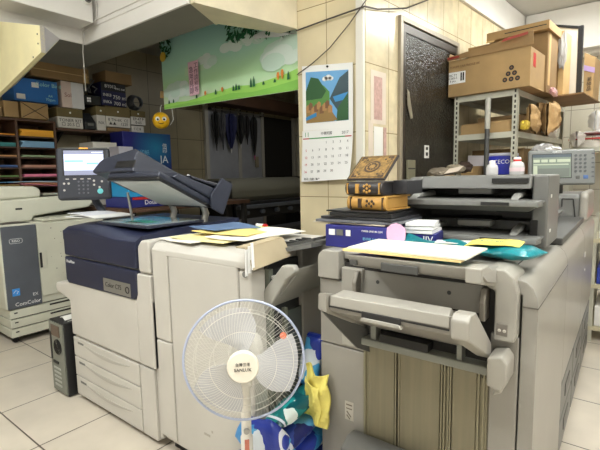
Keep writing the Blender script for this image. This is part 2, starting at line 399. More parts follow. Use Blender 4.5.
    poly([(-3.61, 2.44), (-3.36, 2.50), (-3.28, 2.38), (-3.62, 2.36)], 9, .002)
    # folded clear plastic glinting at the right end
    m.mi = 10
    m.sheet(lambda u, v: (-2.62 + u * .47, y - .03 - .012 * math.sin(u * 9 + v * 3), 2.515 - .05 * u + v * (.04 + .03 * math.sin(u * 5))), 14, 4, .001)
    o = obj('banner', m, [me, mat('p_meadow', (170, 228, 110), .4), mat('p_meadow2', (144, 210, 96), .4), mat('p_cloud', (230, 246, 236), .4), mat('p_cloud2', (214, 240, 224), .4),
                          mat('p_tree', (44, 110, 70), .5), mat('p_orange', (226, 140, 60), .5), mat('p_leaf', (28, 74, 50), .5), mat('p_sun', (220, 190, 70), .5), mat('p_pale', (206, 240, 200), .4), mat('p_film', (240, 244, 244), .15)])
    tag(o, 'long green landscape banner with clouds and meadow hung across the alcove', 'banner')
    q = thing('paper_sign', 'pink handwritten paper strip stuck on the green banner', 'sign', (-3.44, y - .035, 2.20))
    m = MB(); m.slab([(-3.515, y - .032, 2.15), (-3.37, y - .032, 2.155), (-3.37, y - .032, 2.475), (-3.525, y - .032, 2.475)], (0, -1, 0), .001); obj('paper', m, mat('pink_paper', (240, 200, 214), .6), q)
    vi = mat('purple_ink', (96, 20, 70), .6)
    text('lettering', '工\n作\n請\n稍\n等', (-3.408, y - .0335, 2.315), (1, 0, 0), (0, 0, 1), .058, vi, q, space=.98)
    text('lettering', '急\n用\n見\n諒', (-3.478, y - .0335, 2.295), (1, 0, 0), (0, 0, 1), .066, vi, q, space=1.0)
    m = MB(); m.slab([(-4.03, y - .01, 2.20), (-3.97, y - .012, 2.19), (-3.965, y - .012, 2.26), (-4.02, y - .01, 2.27)], (0, -1, 0), .003)
    tag(obj('paper_tag', m, kraft3), 'little tan tag hanging at the left edge of the green banner', 'tag')
poster()
# smiley ball hanging under the banner
t = thing('smiley_ball', 'yellow smiley ball hanging under the left end of the green banner', 'ball', (-4.0, 2.82, 1.87))
fd = Vector((4.0, -2.82, -.5)).normalized(); c = Vector((-4.0, 2.82, 1.957)); sx = fd.cross(Vector((0, 0, 1))).normalized() * -1; su = Vector((0, 0, 1))
m = MB(); m.lathe([(.088 * math.sin(a * math.pi / 14), -.088 * math.cos(a * math.pi / 14)) for a in range(15)], c); obj('ball', m, mat('smiley_yellow', (250, 190, 30), .4, var=.08, scale=10), t)
for sg in (-1, 1):
    p = c + fd * .078 + sx * (.033 * sg) + su * .016
    m = MB(); m.lathe([(.023, 0), (.02, .008), (.0, .011)], p, fd + sx * .3 * sg); obj('eye', m, white, t)
    p = c + fd * .0875 + sx * (.032 * sg) + su * .012
    m = MB(); m.lathe([(.011, 0), (.009, .005), (0, .006)], p, fd + sx * .3 * sg); obj('pupil', m, ink, t)
m = MB(); m.tube([c + fd * (.083 - abs(k) * .004) + sx * (k * .014) - su * (.033 - .006 * k * k * .4) for k in (-2, -1, 0, 1, 2)], .004, 6); obj('mouth', m, mat('brown_ink', (90, 50, 20), .6), t)
m = MB(); m.tube([c + su * .085, c + su * .13, (-3.99, 2.83, 2.12)], .003, 6); m.tube([(-3.83, 2.84, 2.07), (-3.80, 2.83, 1.95), (-3.86, 2.83, 1.90)], .002, 6); obj('string', m, white, t)

# ------------------------------------------------------------------ calendar on the pillar
t = thing('wall_calendar', 'wall calendar with a green landscape photo over a white month sheet', 'calendar', (-1.86, 2.79, 1.30))
cy = 2.785
m = MB(); m.slab([(-2.085, cy, 1.70), (-1.63, cy, 1.69), (-1.63, cy, 2.15), (-2.085, cy, 2.195)], (0, -1, 0), .004); obj('picture_sheet', m, white, t)
m = MB()
def pic(pts, mi, o):
    m.mi = mi; m.slab([(x, cy - .004 - o, z) for x, z in pts], (0, -1, 0), .0005)
pic([(-2.05, 1.755), (-1.665, 1.748), (-1.665, 2.105), (-2.05, 2.145)], 0, .0005)
pic([(-2.05, 1.93), (-1.95, 2.06), (-1.88, 2.02), (-1.83, 1.97), (-1.83, 1.85), (-2.05, 1.82)], 1, .0012)
pic([(-2.05, 2.0), (-2.0, 2.1), (-1.93, 2.08), (-1.86, 1.98), (-1.9, 1.93), (-2.05, 1.93)], 2, .0018)
pic([(-1.83, 1.92), (-1.74, 2.06), (-1.665, 2.10), (-1.665, 1.80), (-1.74, 1.80)], 3, .0012)
pic([(-1.80, 1.93), (-1.665, 1.95), (-1.665, 1.90), (-1.78, 1.89)], 4, .0019)
pic([(-1.76, 1.84), (-1.665, 1.95), (-1.665, 1.75), (-1.77, 1.75)], 2, .0024)
pic([(-2.05, 1.86), (-1.83, 1.85), (-1.76, 1.76), (-1.80, 1.752), (-2.05, 1.756)], 5, .0024)
for i in range(9):
    px = -2.03 + .026 * i; pz = 1.865 + .02 * math.sin(i * 2.1)
    pic([(px - .02, pz - .03), (px + .018, pz - .03), (px + .018, pz + .014), (px, pz + .03), (px - .02, pz + .014)], 6 + i % 2, .003 + i * .0002)
pic([(-2.05, 1.80), (-1.95, 1.83), (-1.95, 1.80), (-2.05, 1.775)], 4, .0052)
for cx, cz, rr in ((-1.87, 2.07, .025), (-1.84, 2.075, .03), (-1.815, 2.065, .022)):
    pic([(cx + rr * math.cos(q * .5236), cz + rr * .7 * math.sin(q * .5236)) for q in range(12)], 8, .002)
obj('picture', m, [mat('c_sky', (110, 170, 220), .35), mat('c_green', (86, 140, 70), .4), mat('c_dkgreen', (44, 88, 50), .4), mat('c_mount', (56, 78, 88), .4), mat('c_water', (60, 140, 200), .3), mat('c_earth', (150, 120, 70), .5), mat('c_hut', (176, 132, 84), .5), mat('c_hut2', (124, 88, 60), .5), white], t)
m = MB(); m.sheet(lambda u, v: (-2.10 + .462 * u + .01 * v, cy - .006 - .03 * (1 - v) ** 2 * (.4 + u), 1.298 + .02 * u * (1 - v) + v * (.40 - .008 * u)), 10, 10, .001); obj('month_sheet', m, white, t)
cyy = lambda u, v: cy - .0085 - .03 * (1 - v) ** 2 * (.4 + u)
def cpt(u, v, o=.0008): return (-2.10 + .462 * u + .01 * v, cyy(u, v) - o, 1.298 + .02 * u * (1 - v) + v * (.40 - .008 * u))
m = MB()
for a, b_, mi in ((.02, .15, 0), (.15, .86, 1), (.86, .98, 0)):
    m.mi = mi; m.slab([cpt(a, .835), cpt(b_, .835), cpt(b_, .855), cpt(a, .855)], (0, -1, 0), .0005)
obj('weekday_bar', m, [red, mat('green_print', (70, 160, 90), .5)], t)
text('month_number', '11', cpt(.1, .92), (1, 0, 0), (0, 0, 1), .05, MATS['green_print'], t)
text('lettering', '中華民國', cpt(.5, .925), (1, 0, 0), (0, 0, 1), .026, mat('grey_ink', (110, 110, 112), .6), t)
text('lettering', '2017', cpt(.86, .92), (1, 0, 0), (0, 0, 1), .03, MATS['grey_ink'], t)
for k in range(30):
    w = k + 3; r_, c_ = divmod(w, 7)
    text('date_number', str(k + 1), cpt(.09 + .137 * c_, .75 - .14 * r_), (1, 0, 0), (0, 0, 1), .026, red if c_ == 0 else MATS['grey_ink'], t)
text('lettering', '影印 · 印刷 · 輸出 · 裝訂', cpt(.3, .04), (1, 0, 0), (0, 0, 1), .02, ink, t)
text('lettering', '曆', cpt(.0, .04 + .0), (1, 0, 0), (0, 0, 1), .001, ink, t) if False else None
m = MB(); m.lathe([(.008, 0), (.008, .01)], (-1.845, cy - .004, 2.155), (0, -1, 0), 10); obj('nail', m, ink, t)

# ------------------------------------------------------------------ notices on the pillar flank
q0 = PWM
t = thing('paper_notice', 'faded pinkish paper strip taped to the flank of the tiled pillar', 'notice', (*pw(.14, .004), 1.72))
m = MB(q0); m.box(.001, .003, .06, .26, 1.72, 2.1); obj('paper', m, mat('faded_paper', (222, 208, 192), .6, var=.04), t)
m = MB(q0); m.box(.003, .0035, .10, .21, 1.75, 2.06); obj('print', m, mat('faded_pink', (196, 160, 150), .6, var=.1, scale=30), t)
m = MB(q0); m.box(.001, .003, .03, .09, 1.32, 1.74); m.mi = 1; m.box(.001, .004, .10, .22, 1.30, 1.70); m.mi = 2; m.box(.001, .003, .23, .27, 1.34, 1.7)
tag(obj('paper_notice', m, [MATS['faded_paper'], wht, MATS['faded_pink']]), 'white papers taped low on the pillar flank above the book stack', 'notice')

# ------------------------------------------------------------------ left wall: shelf, boxes, rack (front plane at x = -4.65)
XF = -4.65
def L(y, z): return y * 1.057, 1.35 + (z - 1.35) * 1.057
def lbox(m, y0, y1, z0, z1, dx=0, depth=.33, bev=.003):
    a = L(y0, z0); b = L(y1, z1); m.box(XF + dx - depth, XF + dx, a[0], b[0], a[1], b[1], bev)
m = MB(); y0, zz = L(1.93, 1.85); y1, _ = L(2.98, 1.85); m.box(XW + .002, XF + .02, y0, y1, zz - .025, zz); m.mi = 1
for yy in (y0 + .1, (y0 + y1) / 2, y1 - .1): m.prism([(XW + .002, zz - .025), (XF - .1, zz - .025), (XW + .002, zz - .22)], 'Y', yy - .012, yy + .012)
tag(obj('wall_shelf', m, [brown, dark]), 'dark brown wall shelf carrying cartons in the left alcove', 'shelf')
ol = mat('olive_kraft', (112, 98, 60), .7, var=.06)
boxw = mat('white_card', (212, 208, 200), .6, var=.03)
def two_tone(y0, y1, z0, zm, z1, label, txt, dx=0, mark=False, dep=.33):
    a = L(y0, z0); b = L(y1, z1)
    t = thing('carton', label, 'box', (XF + dx - dep / 2, (a[0] + b[0]) / 2, a[1] ), 0, 'two tone cartons on the wall shelf')
    m = MB(); lbox(m, y0, y1, z0, zm, dx, dep); obj('body', m, boxw, t)
    m = MB(); lbox(m, y0 - .003, y1 + .003, zm, z1, dx + .002, dep + .004); obj('lid', m, ol, t)
    yc, zc = L((y0 + y1) / 2, (z0 + zm) / 2)
    text('lettering', txt, (XF + dx + .001, yc, zc), (0, 1, 0), (0, 0, 1), .045, ink, t, space=.9)
    m = MB(); m.lathe([(.010, 0), (.010, .003)], (XF + dx + .002, yc, L(0, (zm + z1) / 2)[1]), (1, 0, 0), 10); obj('hole', m, wht, t)
    return t
two_tone(1.945, 2.185, 1.855, 1.96, 2.045, 'olive and white carton at the left end of the wall shelf', 'TONER KIT\n□ 20.5 □')
two_tone(2.33, 2.425, 1.855, 2.01, 2.10, 'slim olive and white carton with a black figure beside a dark device', 'NX')
two_tone(2.43, 2.705, 1.90, 2.01, 2.115, 'wide olive and white carton under the dark blue ink box', '8 TN-6K  CE\n▲▲    1220')
two_tone(2.72, 2.895, 1.945, 2.03, 2.10, 'small olive and white carton at the right end of the shelf', 'EP-47 P\n0-65')
m = MB(); lbox(m, 2.73, 2.88, 1.855, 1.935, -.02, .25); t = obj('carton', m, boxw); tag(t, 'little white box under the right end carton on the shelf', 'box')
yc, zc = L(2.80, 1.90); text('lettering', '1 C 8', (XF - .018, yc, zc), (0, 1, 0), (0, 0, 1), .04, ink, t)
m = MB(); lbox(m, 2.44, 2.69, 1.855, 1.892, 0, .3); tag(obj('carton', m, kraft2), 'flat kraft box lying under the wide carton on the shelf', 'box')
# dark device on shelf
t = thing('card_reader', 'black machine with a grey button pad between the shelf cartons', 'device', (XF - .1, L(2.26, 0)[0], L(0, 1.855)[1]))
m = MB(); a = L(2.2, 1.855); b = L(2.315, 2.03); m.prism([(XF - .25, a[1]), (XF + .01, a[1]), (XF + .01, a[1] + .08), (XF - .1, b[1]), (XF - .25, b[1])], 'Y', a[0], b[0], bev=.008); obj('body', m, mat('device_black', (40, 42, 46), .4), t)
m = MB(); m.box(XF + .008, XF + .016, a[0] + .03, b[0] - .03, a[1] + .04, a[1] + .065); obj('button_pad', m, mgrey, t)
# second tier
t = thing('carton', 'white carton with a pale brown side standing over the shelf cartons', 'box', (XF - .15, L(2.11, 0)[0], L(0, 2.05)[1]))
m = MB(); lbox(m, 2.095, 2.215, 2.05, 2.30, 0, .3); obj('body', m, mat('bright_card', (214, 212, 212), .6), t)
m = MB(); lbox(m, 2.0, 2.094, 2.05, 2.30, 0, .3); obj('side_panel', m, mat('pale_print', (206, 186, 176), .6), t)
yc, zc = L(2.06, 2.17); text('lettering', 'Sol', (XF + .001, yc, zc), (0, 1, 0), (0, 0, 1), .06, mat('maroon_ink', (120, 50, 50), .6), t)
t = thing('carton', 'bright blue carton lying on kraft boxes over the paper rack', 'box', (XF - .15, L(1.78, 0)[0], L(0, 2.066)[1]))
bb = mat('bright_blue_card', (20, 92, 160), .5, var=.05)
m = MB(); lbox(m, 1.59, 1.965, 2.068, 2.275, 0, .3); obj('body', m, bb, t)
m = MB(); lbox(m, 1.61, 1.68, 2.085, 2.13, .001, .001, 0); lbox(m, 1.74, 1.80, 2.20, 2.245, .001, .001, 0); obj('shipping_label', m, boxw, t)
yc, zc = L(1.885, 2.235); text('lettering', 'Color Bird', (XF + .002, yc, zc), (0, 1, 0), (0, 0, 1), .055, mat('pale_green_ink', (150, 200, 190), .5), t)
yc, zc = L(1.895, 2.12); text('lettering', 'A4\n70gsm', (XF + .002, yc, zc), (0, 1, 0), (0, 0, 1), .035, MATS['pale_green_ink'], t)
t = thing('carton', 'long kraft carton lying on top of the blue carton', 'box', (XF - .15, L(2.0, 0)[0], L(0, 2.305)[1]))
m = MB(); lbox(m, 1.74, 2.27, 2.305, 2.445, .02, .32); obj('body', m, kraft2, t)
m = MB(); lbox(m, 1.742, 2.268, 2.368, 2.374, .0215, .003, 0); lbox(m, 2.21, 2.25, 2.31, 2.40, .022, .003, 0); obj('tape', m, kraft3, t)
m = MB(); a = L(1.66, 2.33); m.lathe([(.075, 0), (.075, .3), (.05, .301), (.05, .28)], (XF - .28, a[0], a[1] + .04), (1, 0, 0)); tag(obj('roll', m, mat('blue_grey_roll', (70, 84, 104), .5)), 'dark blue grey roll end left of the long kraft carton', 'roll')
m = MB(); lbox(m, 1.50, 1.615, 1.915, 2.055, 0, .3); tag(obj('carton', m, kraft), 'small kraft carton left on the rack top under the blue carton', 'box')
m = MB(); lbox(m, 1.635, 1.865, 1.915, 2.06, 0, .3); m.mi = 1
for k in range(2):
    a = L(1.64, 1.92); b = L(1.86, 2.055); p, q = ((a[0], a[1]), (b[0], b[1])) if k else ((a[0], b[1]), (b[0], a[1]))
    m.tube([(XF + .002, *p), (XF + .002, *q)], .003, 5)
tag(obj('carton', m, [kraft, dark]), 'kraft carton crossed by string on the rack top right side', 'box')
m = MB(); lbox(m, 1.38, 1.485, 1.915, 2.0, 0, .3); tag(obj('carton', m, kraft2), 'low kraft carton on the rack top left of the small kraft one', 'box')
t = thing('ink_box', 'dark blue printed ink box stacked on the wide shelf carton', 'box', (XF - .15, L(2.53, 0)[0], L(0, 2.117)[1]))
m = MB(); lbox(m, 2.40, 2.675, 2.12, 2.355, 0, .3); obj('body', m, [mat('ink_box_blue', (24, 28, 74), .4)], t)
m = MB(); lbox(m, 2.402, 2.673, 2.27, 2.353, .001, .001, 0); obj('dark_band', m, mat('ink_box_black', (20, 20, 26), .4), t)
for yy, z_, s_, tx in ((2.50, 2.315, .05, 'BY012'), (2.61, 2.30, .03, 'PRO INK'), (2.46, 2.225, .045, 'INK8'), (2.46, 2.155, .045, 'INK6'), (2.60, 2.21, .06, '750 ml'), (2.60, 2.145, .055, '700 ml')):
    yc, zc = L(yy, z_); text('lettering', tx, (XF + .003, yc, zc), (0, 1, 0), (0, 0, 1), s_, inkw, t)
m = MB(); lbox(m, 2.455, 2.755, 2.362, 2.475, 0, .28); tag(obj('carton', m, kraft2), 'flat brown carton on top of the dark blue ink box', 'box')
t = thing('software_box', 'black box with a white window mark left of the ink box', 'box', (XF - .1, L(2.3, 0)[0], L(0, 2.105)[1]))
m = MB(); lbox(m, 2.225, 2.385, 2.105, 2.20, .0, .2); obj('body', m, black, t)
m = MB()
for i in (0, 1):
    for j in (0, 1): lbox(m, 2.245 + .021 * i, 2.262 + .021 * i, 2.13 + .025 * j, 2.15 + .025 * j, .001, .001, 0)
obj('logo', m, inkw, t)
m = MB()
rnd = random.Random(5)
for k in range(7):
    a = L(2.235 + .02 * k, 2.205); m.tube([(XF - .05 - .02 * (k % 3), a[0] + (rnd.random() - .5) * .12 * s_, a[1] + .03 + .14 * s_ * rnd.random()) for s_ in (0, .4, .8, 1.1)], .006, 5)
tag(obj('cable_bundle', m, mat('cable_grey', (96, 96, 98), .5)), 'tangle of grey wires on the black box above the shelf', 'cable')
m = MB(); a = L(2.80, 2.19)
for k in range(5): m.tube([(XF - .06 + .02 * k, a[0] + (.085 - .006 * k) * math.cos(i * .4488), a[1] + (.085 - .006 * k) * math.sin(i * .4488)) for i in range(14)], .009, 6, True)
tag(obj('cable_coil', m, mat('coil_grey', (78, 80, 84), .45)), 'coiled grey cable standing on the small carton at the shelf end', 'cable')

# pigeonhole paper rack with sheets
rk = thing('paper_rack', 'dark wooden pigeonhole rack of coloured paper by the left wall', 'rack', (XF - .18, 1.68, 0))
ya, yb_, ym = 1.15, 2.03, 1.685
RT = L(0, 1.908)[1]
for (y, n) in ((ya, 'side_panel'), (yb_ - .02, 'side_panel'), (ym - .02, 'divider')):
    m = B(XF - .36, XF, y, y + .02, 0, RT - .02 if n != 'side_panel' else RT); obj(n, m, brown, rk)
obj('top_panel', B(XF - .36, XF + .005, ya + .02, yb_ - .02, RT - .02, RT), brown, rk)
obj('back_panel', B(XF - .385, XF - .361, ya, yb_, 0, RT), brown, rk)
shz = [L(0, z)[1] for z in (1.30, 1.385, 1.47, 1.565, 1.655, 1.755)]
stacks = {0: [((225, 150, 40), .012), ((40, 110, 110), .035), ((190, 140, 90), .014), ((50, 80, 130), .022), ((110, 150, 80), .014), ((150, 120, 60), .02)],
          1: [((232, 168, 40), .062), ((126, 168, 200), .058), ((150, 170, 130), .018), ((176, 130, 110), .024), ((232, 130, 160), .025), ((170, 110, 80), .03)]}
sheets = []
for ci, (c0, c1) in enumerate(((ya + .02, ym - .02), (ym, yb_ - .02))):
    for k, z in enumerate(reversed(shz)):
        obj('shelf_board', B(XF - .36, XF - .004, c0, c1, z - .012, z), brown, rk)
        c, th = stacks[ci][k]
        sheets.append((c, th, c0, c1, z, ci, k))
nms = {(232, 168, 40): 'orange', (126, 168, 200): 'light blue', (150, 170, 130): 'grey green', (176, 130, 110): 'brownish pink', (232, 130, 160): 'bright pink', (170, 110, 80): 'rust brown',
       (225, 150, 40): 'thin amber', (40, 110, 110): 'teal', (190, 140, 90): 'tan', (50, 80, 130): 'dark blue', (110, 150, 80): 'leaf green', (150, 120, 60): 'ochre'}
for c, th, c0, c1, z, ci, k in sheets:
    m = MB(); n = 4
    for i in range(n):
        j = (i * 37 % 5) * .003
        m.box(XF - .30 + j, XF + .012 + j, c0 + .012 + j, c1 - .012 - j * .5, z + .001 + th * i / n, z + .0005 + th * (i + 1) / n)
    col = 'right' if ci else 'left'
    tag(obj('paper_stack', m, mat('sheets_%d_%d_%d' % c, c, .6)), nms[c] + ' sheets in the %s column of the dark paper rack' % col, 'paper', 'coloured paper in the rack')

# ------------------------------------------------------------------ alcove back: wardrobe panels, umbrellas, plotter, boxes
XB = XW
d = struct('door_2', B(XB + .002, XB + .03, 4.33, 5.55, .05, 2.36), mat('blue_white_laminate', (156, 158, 166), .5, var=.04))
m = MB()
for y in (4.28, 4.95, 5.50): m.box(XB + .002, XB + .05, y, y + .06, .02, 2.42)
obj('door_frame', m, mat('pale_frame', (176, 172, 164), .5), d)
obj('latch', B(XB + .03, XB + .06, 5.33, 5.40, 1.5, 1.68, bev=.004), mat('tan_box', (150, 140, 120), .6), d)
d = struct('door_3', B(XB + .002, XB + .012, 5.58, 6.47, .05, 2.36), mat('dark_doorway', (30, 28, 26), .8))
m = MB(); m.box(XB + .002, XB + .06, 6.36, 6.42, 0, 2.4); obj('door_frame', m, MATS['pale_frame'], d)
m = MB(); m.box(XB + .002, XB + .3, 4.0, 6.48, 2.42, 2.60); struct('trim_9', m, brown)
m = MB(); m.tube([(XB + .1, 4.36, 2.36), (XB + .1, 5.5, 2.36)], .012, 8); m.mi = 1
for y in (4.37, 5.49): m.box(XB + .031, XB + .11, y - .012, y + .012, 2.345, 2.375)
tag(obj('hanging_rail', m, [silver, dark]), 'metal rail for umbrellas under the alcove lintel', 'rail')
def umbrella(y, ztip, r, c, label, tip=(30, 30, 30)):
    t = thing('umbrella', label, 'umbrella', (XB + .1, y, ztip), 0, 'umbrellas hanging in the alcove')
    mc = mat('umb_%d_%d_%d' % c, c, .6, var=.15, scale=20)
    m = MB()
    prof = []
    n = 10
    zt = 2.34
    vs = []; seg = 16
    for i in range(n + 1):
        f_ = i / n; z = ztip + .05 + (zt - .08 - ztip) * f_
        rr = r * (.12 + .88 * math.sin(f_ * math.pi * .62)) * (1 if f_ < .92 else .6)
        for k in range(seg):
            a = 2 * math.pi * k / seg
            q = rr * (1 + .28 * math.cos(a * 8)); vs.append((XB + .1 + q * math.cos(a) * .8, y + q * math.sin(a), z))
    fs = [(i * seg + k, i * seg + (k + 1) % seg, (i + 1) * seg + (k + 1) % seg, (i + 1) * seg + k) for i in range(n) for k in range(seg)] + [tuple(range(seg)), tuple(range(n * seg, n * seg + seg))]
    m._add(vs, fs); obj('canopy', m, mc, t)
    m = MB(); m.tube([(XB + .1, y, ztip), (XB + .1, y, ztip + .07)], [.006, .012], 8); obj('tip', m, mat('tip_%d' % tip[0], tip, .4), t)
    m = MB(); m.tube([(XB + .1, y, zt - .09), (XB + .1, y, zt + .03), (XB + .1, y + .01, zt + .05)], .009, 8); obj('handle', m, black, t)
for y, zt, r, c, lab, tp in ((4.44, 1.74, .05, (24, 24, 26), 'leftmost black folded umbrella on the alcove rail', (30, 30, 30)), (4.57, 1.76, .045, (78, 78, 84), 'grey patterned folded umbrella beside the navy one', (30, 31, 30)),
                             (4.74, 1.72, .085, (28, 34, 84), 'wide navy blue folded umbrella in the middle of the rail', (200, 200, 200)), (4.95, 1.80, .075, (26, 26, 30), 'bulky black folded umbrella right of the navy one', (201, 200, 200)),
                             (5.10, 1.86, .042, (34, 30, 34), 'short black folded umbrella between two longer black ones', (31, 30, 30)), (5.26, 1.62, .05, (20, 20, 22), 'rightmost black umbrella with a pink end on the rail', (220, 90, 150))):
    umbrella(y, zt, r, c, lab, tp)
# plotter
t = thing('wide_format_plotter', 'large dark wide format plotter with a grey rounded cover in the alcove', 'plotter', (-4.15, 4.7, 0))
m = MB(); pr_ = [(-4.55, 1.02), (-4.10, 1.02), (-4.06, 1.08), (-4.06, 1.16)] + [(-4.06 - .2 + .2 * math.cos(a * .3142), 1.16 + .17 * math.sin(a * .3142)) for a in range(6)] + [(-4.5, 1.33), (-4.55, 1.28)]
m.prism(pr_, 'Y', 3.85, 5.44, bev=.006); obj('cover', m, mat('plotter_grey', (112, 110, 98), .35), t)
m = MB(); m.box(-4.55, -4.02, 3.72, 3.85, .75, 1.30, bev=.03); m.box(-4.55, -4.02, 5.44, 5.60, .75, 1.34, bev=.05); obj('end_cap', m, black, t)
obj('carriage_body', B(-4.55, -3.96, 3.85, 5.44, .80, 1.02, bev=.02), mat('plotter_black', (30, 30, 34), .4), t)
obj('output_lip', B(-4.0, -3.90, 3.85, 5.44, .93, .98, bev=.01), dgrey, t)
m = MB()
for k in range(5): m.lathe([(.03, 0), (.03, .05), (.015, .055)], (-3.955, 4.0 + k * .3, .88), (1, 0, 0), 12)
obj('rollers', m, dgrey, t)
m = MB(); m.tube([(-3.9, 3.8, .62), (-3.9, 5.5, .62)], .05, 14); obj('paper_roll', m, mat('roll_dark', (60, 60, 64), .5), t)
for y in (3.78, 5.52):
    m = MB(); m.box(-4.5, -3.95, y - .05, y + .05, .03, .75, bev=.01); m.box(-4.6, -3.8, y - .06, y + .06, .0, .05, bev=.01); obj('leg', m, black, t)
# low table behind the printer with ream boxes
tb = thing('work_table', 'dark low work table under the blue paper cartons behind the navy printer', 'table', (-4.65, 3.1, 0))
obj('tabletop', B(-5.0, -3.58, 2.12, 3.7, 1.04, 1.08), brown, tb)
for x in (-4.95, -3.64):
    for y in (2.2, 3.65): obj('leg', B(x - .025, x + .025, y - .025, y + .025, 0, 1.04), dark, tb)
t = thing('ream_box', 'big blue paper carton with white initials behind the raised printer lid', 'box', (-4.475, 2.88, 1.08))
jb = bpy.data.materials.new('blue_glow_print'); jb.use_nodes = True; nt = jb.node_tree
g = nt.nodes.new('ShaderNodeTexCoord'); mp = nt.nodes.new('ShaderNodeMapping'); gr = nt.nodes.new('ShaderNodeTexGradient'); gr.gradient_type = 'SPHERICAL'; rp = nt.nodes.new('ShaderNodeValToRGB')
mp.inputs['Location'].default_value = (0, -.12, -.62); mp.inputs['Scale'].default_value = (.01, 3.2, 3.2)
mp.vector_type = 'POINT'; mp.inputs['Location'].default_value = (0, -.1 * 3.2, -.62 * 3.2)
nt.links.new(g.outputs['Object'], mp.inputs[0]); nt.links.new(mp.outputs[0], gr.inputs[0]); nt.links.new(gr.outputs['Fac'], rp.inputs[0])
rp.color_ramp.elements[0].color = rgb((22, 26, 110)); rp.color_ramp.elements[1].color = rgb((24, 120, 160)); nt.links.new(rp.outputs[0], nt.nodes['Principled BSDF'].inputs['Base Color'])
obj('body', B(-4.60, -4.35, 2.573, 3.183, 1.082, 1.859, bev=.004), jb, t)
text('lettering', 'JA', (-4.348, 3.08, 1.563), (0, 1, 0), (0, 0, 1), .12, inkw, t); text('lettering', '倍\n印', (-4.348, 3.095, 1.69), (0, 1, 0), (0, 0, 1), .065, inkw, t, space=.8)
text('lettering', '影印紙', (-4.348, 2.80, 1.637), (0, 1, 0.0), (0, 0, 1), .06, mat('cyan_ink', (120, 190, 220), .5), t)
m = MB(); m.box(-4.69, -4.40, 2.27, 2.53, 1.082, 1.735, bev=.003); tag(obj('carton', m, boxw), 'pale carton half hidden behind the control screen of the left printer', 'box')
m = MB(); m.box(-4.34, -4.15, 2.405, 2.565, 1.082, 1.68, bev=.003); tag(obj('carton', m, mat('lilac_card', (196, 192, 204), .6)), 'lilac white carton between the screen and the raised lid', 'box')
t = thing('ream_box', 'dark blue ream with a red edge under the cyan ream by the lid', 'box', (-3.83, 2.46, 1.08))
m = MB(); m.box(-4.02, -3.62, 2.16, 2.76, 1.082, 1.18, bev=.003); obj('body', m, mat('dk_blue_wrap', (40, 46, 120), .4), t)
m = MB(); m.box(-3.64, -3.614, 2.2, 2.74, 1.155, 1.178); obj('red_band', m, red, t)
text('lettering', 'Double A', (-3.617, 2.44, 1.125), (0, 1, 0), (0, 0, 1), .06, inkw, t)
t = thing('ream_box', 'cyan ream on the dark blue ream between screen and raised lid', 'box', (-3.83, 2.46, 1.182))
m = MB(); m.box(-4.0, -3.64, 2.18, 2.72, 1.182, 1.33, bev=.003); obj('body', m, mat('cyan_wrap', (40, 150, 205), .4), t)
text('lettering', 'RU', (-3.637, 2.36, 1.26), (0, 1, 0), (0, 0, 1), .1, MATS['dk_blue_wrap'], t)

# ------------------------------------------------------------------ riso style printer at the left
t = thing('inkjet_printer', 'cream floor printer with slate front panel before the wooden paper rack', 'printer', (-4.27, 1.7, 0))
XR = -3.96
m = MB(); m.box(-4.58, XR - .012, 1.235, 2.12, .30, 1.0, bev=.01); obj('body', m, rgrey, t)
fp = B(XR - .012, XR, 1.245, 1.505, .30, .985, bev=.006); fp = obj('front_panel', fp, dgrey, t)
text('logo', 'RISO', (XR + .001, 1.345, .862), (0, 1, 0), (0, 0, 1), .028, inkw, fp)
m = MB(); n = 20
m.tube([(XR + .001, 1.345 + .047 * math.copysign(abs(math.cos(a * 2 * math.pi / n)) ** .4, math.cos(a * 2 * math.pi / n)), .862 + .019 * math.copysign(abs(math.sin(a * 2 * math.pi / n)) ** .4, math.sin(a * 2 * math.pi / n))) for a in range(n)], .0013, 5, True); obj('logo_outline', m, inkw, fp)
text('lettering', 'ComColor', (XR + .001, 1.395, .335), (0, 1, 0), (0, 0, 1), .044, inkw, fp)
text('lettering', 'EX', (XR + .001, 1.455, .395), (0, 1, 0), (0, 0, 1), .035, inkw, fp)
m = MB(); m.box(XR, XR + .002, 1.285, 1.34, .41, .47); m.mi = 1; m.tube([(XR + .003, 1.293, .435), (XR + .003, 1.31, .455), (XR + .003, 1.33, .445), (XR + .003, 1.315, .425)], .002, 5); obj('energy_badge', m, [mat('badge_blue', (60, 140, 215), .4), inkw], fp)
m = MB(); m.box(XR - .012, XR, 1.51, 2.11, .36, .985, bev=.006); dr = obj('front_door', m, rgrey, t)
m = MB(); m.box(XR - .002, XR + .004, 1.512, 1.57, .60, .75, bev=.004); m.mi = 1; m.box(XR + .0005, XR + .0055, 1.512, 1.53, .61, .74); obj('door_handle', m, [rgrey, dark], dr)
m = MB(); rnd = random.Random(11)
for k in range(26):
    y = 1.6 + .48 * rnd.random(); z = .40 + .55 * rnd.random(); r_ = .002 + .003 * rnd.random(); m.lathe([(r_, 0), (r_, .0008)], (XR, y, z), (1, 0, 0), 6)
obj('dust_specks', m, mat('speck', (80, 76, 66), .8), dr)
obj('base_plate', B(-4.56, XR - .03, 1.27, 2.08, .05, .30), dark, t)
for k in range(3):
    z = .062 + .08 * k
    m = MB(); m.box(-4.5, XR - .004, 1.255, 2.10, z, z + .07, bev=.005); d = obj('tray', m, rgrey, t)
    m = MB(); m.box(XR - .006, XR - .002, 1.285, 1.31, z + .04, z + .05); m.box(XR - .006, XR - .0025, 1.56, 2.06, z + .045, z + .06); obj('slot', m, dark, d)
for y in (1.30, 2.03):
    m = MB(); m.lathe([(.025, -.015), (.025, .015)], (XR - .08, y, .026), (1, 0, 0), 12); obj('caster', m, black, t)
